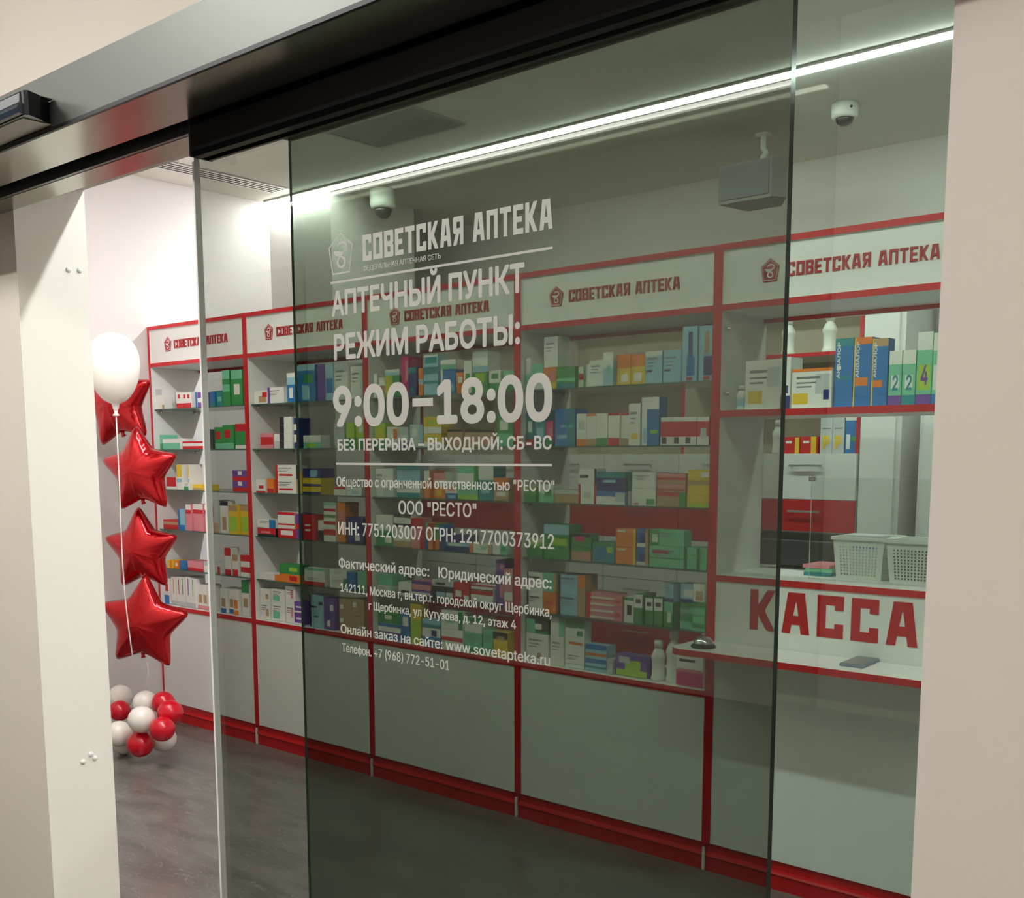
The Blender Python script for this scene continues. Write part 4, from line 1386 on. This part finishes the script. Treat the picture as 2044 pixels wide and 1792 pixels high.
4;1;8;0;1;-2365;-2303;1788;1901;y T45o P30,10,80,35w
4;1;9;0;1;-2301;-2238;1788;1898;y T40o P20,10,75,40w
4;1;10;0;1;-2235;-2162;1788;1905;c T15w P5,35,40,42k X
4;1;11;0;1;-2159;-2082;1788;1904;c P5,35,40,42k X
4;1;12;0;1;-2077;-2015;1788;1982;c P30,10,85,45b P40,45,70,90d P30,2,70,8r
4;1;13;0;1;-2013;-1949;1788;1980;c P30,10,85,45d P35,50,65,90n P30,2,70,8r
4;2;0;0;1;-2803;-2766;1562;1707;t P20,40,80,70w B20r
4;2;1;0;1;-2764;-2706;1562;1706;t T20d P20,20,80,50c
4;2;2;0;1;-2703;-2665;1562;1663;m B30g P40,40,90,70p
4;2;3;0;1;-2654;-2554;1562;1708;b R30t P10,20,60,30c P30,50,90,56c P60,10,70,60t
4;2;4;0;1;-2551;-2502;1562;1687;w B22o P20,50,80,80i
4;2;5;0;1;-2500;-2453;1562;1686;w B22n T8o
4;2;6;0;1;-2451;-2397;1562;1686;w B24g
4;2;7;0;1;-2395;-2342;1562;1686;w B24r T8r
4;2;8;0;1;-2340;-2303;1562;1685;w B22n T8r
4;2;9;0;1;-2300;-2248;1562;1718;w P20,15,80,30y X
4;2;10;0;1;-2244;-2168;1562;1739;b T25w L30w P50,25,95,32l P8,5,32,35c
4;2;11;0;1;-2165;-2112;1562;1664;r T15w B30w P10,5,50,28k
4;2;12;0;1;-2111;-2058;1562;1663;r T15w B30w P10,5,50,28k
4;2;13;0;1;-2056;-2005;1562;1662;r T15w B30w P10,5,50,28k
4;2;14;0;1;-2004;-1954;1562;1661;r T15w B30w P30,20,80,60i
4;3;0;0;1;-2803;-2744;1338;1396;g T40l P20,60,70,95g
4;3;1;0;1;-2741;-2664;1338;1412;w B50e P40,30,90,70g
4;3;2;0;1;-2662;-2539;1338;1390;n T30i
4;3;3;0;2;-2535;-2449;1338;1415;w L12r R12r P30,30,70,60i
4;3;3;1;2;-2535;-2449;1415;1474;w R12k P5,40,55,60k
4;3;4;0;2;-2446;-2296;1338;1390;w T40b P60,20,90,90i R10d
4;3;4;1;2;-2446;-2296;1390;1462;t B70d P20,45,60,60c R10k
4;3;5;0;2;-2290;-2183;1338;1402;w P60,5,95,40g P10,5,30,15r
4;3;5;1;2;-2290;-2183;1402;1463;w X R8i
4;3;6;0;3;-2177;-2054;1338;1391;n T30r R20g
4;3;6;1;3;-2177;-2054;1391;1421;n T40p M20-40r
4;3;6;2;3;-2177;-2054;1421;1460;n T30p M40-60r
4;3;7;0;3;-2048;-1956;1338;1381;y B35l
4;3;7;1;3;-2048;-1956;1381;1435;y T30n
4;3;7;2;3;-2048;-1956;1435;1473;y P60,30,95,80w
4;4;0;0;1;-2803;-2723;1112;1191;g T20w P20,60,80,90l
4;4;1;0;1;-2709;-2580;1112;1251;g T28c P30,40,90,60l
4;4;2;0;2;-2572;-2476;1112;1167;n T30g P40,20,90,60p
4;4;2;1;2;-2572;-2476;1167;1220;g T30k P20,40,70,80m
4;4;3;0;1;-2471;-2364;1112;1190;t T15g P20,20,60,70b P65,50,90,80l
4;4;4;0;2;-2358;-2266;1112;1178;o R12y P10,80,50,92w
4;4;4;1;2;-2358;-2266;1178;1249;o R12y P10,80,50,92w
4;4;5;0;2;-2264;-2220;1112;1182;b P30,20,80,70d B20w
4;4;5;1;2;-2264;-2220;1182;1251;b P30,20,80,70d B20w
4;4;6;0;1;-2218;-2203;1112;1251;n L20o
4;4;7;0;2;-2199;-2049;1112;1193;e P8,65,55,82r M40-46g X
4;4;7;1;2;-2199;-2049;1193;1253;e L28g P8,20,24,70w X
4;4;8;0;1;-2043;-1994;1112;1193;e L12g R12g P40,60,80,70g
4;4;9;0;1;-1987;-1956;1112;1195;e L20g X
4;5;0;0;2;-2803;-2718;888;968;w L12k P20,70,80,80k X
4;5;0;1;2;-2803;-2718;968;1050;w L12k P20,70,80,80k X
4;5;1;0;2;-2715;-2647;888;975;o P20,40,80,60r
4;5;1;1;2;-2715;-2647;975;1052;e R15o
4;5;2;0;2;-2642;-2544;888;973;c L12k P15,75,80,85d X
4;5;2;1;2;-2642;-2544;973;1051;c L12k P15,75,80,85d X
4;5;3;0;1;-2541;-2502;888;1055;n T30o
4;5;4;0;4;-2497;-2364;888;912;p M20-50w L15r
4;5;4;1;4;-2497;-2364;912;938;p M20-50w L15r
4;5;4;2;4;-2497;-2364;938;963;p M20-50w L15r
4;5;4;3;4;-2497;-2364;963;990;p M20-50w L15r
4;5;5;0;2;-2360;-2319;888;946;p P20,30,80,60r
4;5;5;1;2;-2360;-2319;946;989;p P20,30,80,60r
4;5;6;0;1;-2316;-2271;888;986;w T12g P30,30,80,70k
4;5;7;0;1;-2267;-2227;888;1002;g T45w P20,70,80,85k
4;5;8;0;1;-2219;-2184;888;991;g T45w P20,70,80,85k
4;5;9;0;1;-2181;-2142;888;993;g T45w P20,70,80,85k
4;5;10;0;2;-2136;-2095;888;984;g T40e P40,20,80,60w
4;5;10;1;2;-2136;-2095;984;1052;c B20d X
4;5;11;0;2;-2070;-2012;888;986;e M30-60g T20g X
4;5;11;1;2;-2070;-2012;986;1057;c P20,30,90,70w B20d
4;5;12;0;3;-2007;-1955;888;946;e M20-50g
4;5;12;1;3;-2007;-1955;946;996;e T40g X
4;5;12;2;3;-2007;-1955;996;1062;w P20,10,80,60n R10e
4;6;0;0;2;-2803;-2685;677;797;w P50,15,70,35n X
4;6;0;1;2;-2803;-2685;797;856;k P40,30,70,70w B20g L40e
4;6;1;0;2;-2677;-2606;677;796;w X
4;6;1;1;2;-2677;-2606;796;878;w R40e
4;6;2;0;3;-2602;-2505;677;741;w M20-26e X
4;6;2;1;3;-2602;-2505;741;801;w P20,50,90,70o
4;6;2;2;3;-2602;-2505;801;871;w T45g P60,10,90,40g X
4;6;3;0;2;-2501;-2397;677;725;c T35b M20-40t
4;6;3;1;2;-2501;-2397;725;783;c T35b M20-40o
4;6;4;0;1;-2390;-2362;677;735;i X
4;6;5;0;1;-2355;-2211;677;761;v B30l P30,30,80,75l P10,60,45,90i
4;6;6;0;1;-2077;-1962;677;806;w B45m P10,70,70,78k P5,40,95,50p
5;1;0;0;1;-1819;-1684;1680;1847;w P8,12,48,38y X P60,45,98,85i
5;1;1;0;1;-1682;-1646;1680;1851;w B25d P20,30,80,45d
5;1;2;0;1;-1644;-1503;1680;1809;w P3,10,42,38y P60,35,95,85i P80,20,95,45d T8o X
5;1;3;0;1;-1499;-1436;1680;1899;b T12t P10,35,95,45t B40b P10,55,35,60w
5;1;4;0;1;-1435;-1375;1680;1898;b T10o P10,30,80,42o L8y
5;1;5;0;1;-1372;-1320;1680;1890;b T12n P10,28,70,38o L8y
5;1;6;0;1;-1318;-1276;1680;1849;e T25w P20,30,80,55w B18v
5;1;7;0;1;-1275;-1233;1680;1848;e T25w P20,30,80,55w B18t
5;1;8;0;1;-1232;-1184;1680;1900;e T25w P10,20,90,55l B14v
5;1;9;0;1;-1182;-1146;1680;1894;e T25w P10,20,90,55w B14b
'''
for ln in PRODUCTS.split():
    pass
for ln in PRODUCTS.strip().split('\n'):
    a = ln.split(';')
    cab, sh, k, j, n, xa, xb, za, zb = map(int, a[:9])
    base, rects = parse(a[9])
    cols = [base]
    for r in rects:
        if r[4] in COLN and r[4] not in cols and len(cols) < 2:
            cols.append(r[4])
    cn = ' and '.join(COLN[c] for c in cols)
    lv = '' if n == 1 else ('upper ' if j == n - 1 else 'lower ') if n == 2 else ('lowest ' if j == 0 else 'topmost ' if j == n - 1 else (ORD[j] + '-layer '))
    if cab == 5:
        lb = '%s%s medicine box, %s along the shelf above the cash desk opening' % (lv, cn, ORD[k])
    else:
        lb = '%s%s medicine box, %s on the %s shelf, %s' % (lv, cn, ORD[k], SHN[sh], CBN[cab])
    x0, x1, z0, z1 = xa / 1000 + 0.0008, xb / 1000 - 0.0008, za / 1000, zb / 1000 - 0.0006
    if j == 0:
        random.seed(cab * 1000 + sh * 50 + k)
        yy = 3.388 + random.random() * 0.02 if cab < 5 else 3.378 + random.random() * 0.02
        dp = min(0.14, max(0.035, 0.045 + random.random() * 0.06))
    o = carton('medicine_box', x0, x1, z0 + 0.0002, z1, yy + 0.001 * j, dp, a[9])
    if cab < 5:
        g = 'medicine boxes on the %s shelf of the %s' % (SHN[sh], CBN[cab])
    else:
        g = 'medicine boxes on the shelf of the cash desk'
    tag(o, lb, 'box', g)
    if cab == 5:
        if k in (3, 4, 5):
            w = x1 - x0
            text('lettering', o, 'АКВАЛОР', z0 + 0.42 * (z1 - z0), z1 - 0.012, x0 + 0.30 * w, 0.19 * w, yy - 0.0004, VINYL, 0.02, vertical=True)
        elif k in (6, 7, 8):
            w = x1 - x0
            text('lettering', o, '4' if k == 8 else '2', x0 + 0.3 * w, x0 + 0.75 * w, z0 + 0.27 * (z1 - z0), 0.28 * (z1 - z0), yy - 0.0004, PM['v'] if k == 8 else PM['t'], 0.02)
            bx('white_flap', o, x0 + 0.005, x1 - 0.02 * w, yy - 0.0006, yy - 0.0001, z1 - 0.2 * (z1 - z0), z1 - 0.002, PM['w'])

# small things on the hutch
def small(xa, xb, z1, spec, lb, letter=None, y=5.11, dp=0.12, z0=1.5315):
    o = carton('medicine_box', xa, xb, z0, z1, y, dp, spec)
    tag(o, lb, 'box', 'boxes on the lower hutch shelf')
    if letter:
        w = xb - xa
        text('lettering', o, letter, xa + 0.2 * w, xb - 0.2 * w, z0 + 0.1 * (z1 - z0), 0.34 * (z1 - z0), y - 0.0006, PM['y'], 0.05)
    return o


small(-2.515, -2.425, 1.615, 'r P70,0,95,95y P15,60,50,75w', 'red and yellow carton on the lower hutch shelf beside the white bottle')
small(-2.422, -2.330, 1.615, 'r P60,0,90,100y P15,60,50,75w', 'red and yellow carton on the lower hutch shelf beside the lettered boxes')
small(-2.318, -2.257, 1.73, 'i P15,60,85,63q', 'pale box with a yellow letter P, the one beside the red cartons', 'P')
small(-2.255, -2.195, 1.73, 'i P15,60,85,63q', 'pale box with a yellow letter P, the one beside the blue box', 'P')
small(-2.190, -2.134, 1.735, 'b T22w P10,10,45,45w P55,28,95,40g', 'blue and white box at the upright end of the lower hutch shelf')

# bottles that stand among the boxes of the fourth cabinet and on the cash desk shelf
bottle(-2.172, 3.425, 0.6755, 0.155, 0.028, 'shorter white bottle on the bottom shelf before the cash desk', grp='white bottles on the bottom shelf')
bottle(-2.111, 3.435, 0.6755, 0.20, 0.029, 'taller white bottle on the bottom shelf before the cash desk', grp='white bottles on the bottom shelf')
bottle(-1.845, 3.42, 1.6805, 0.085, 0.020, 'small white bottle alone at the end of the cash desk shelf', label_m=PM['c'])
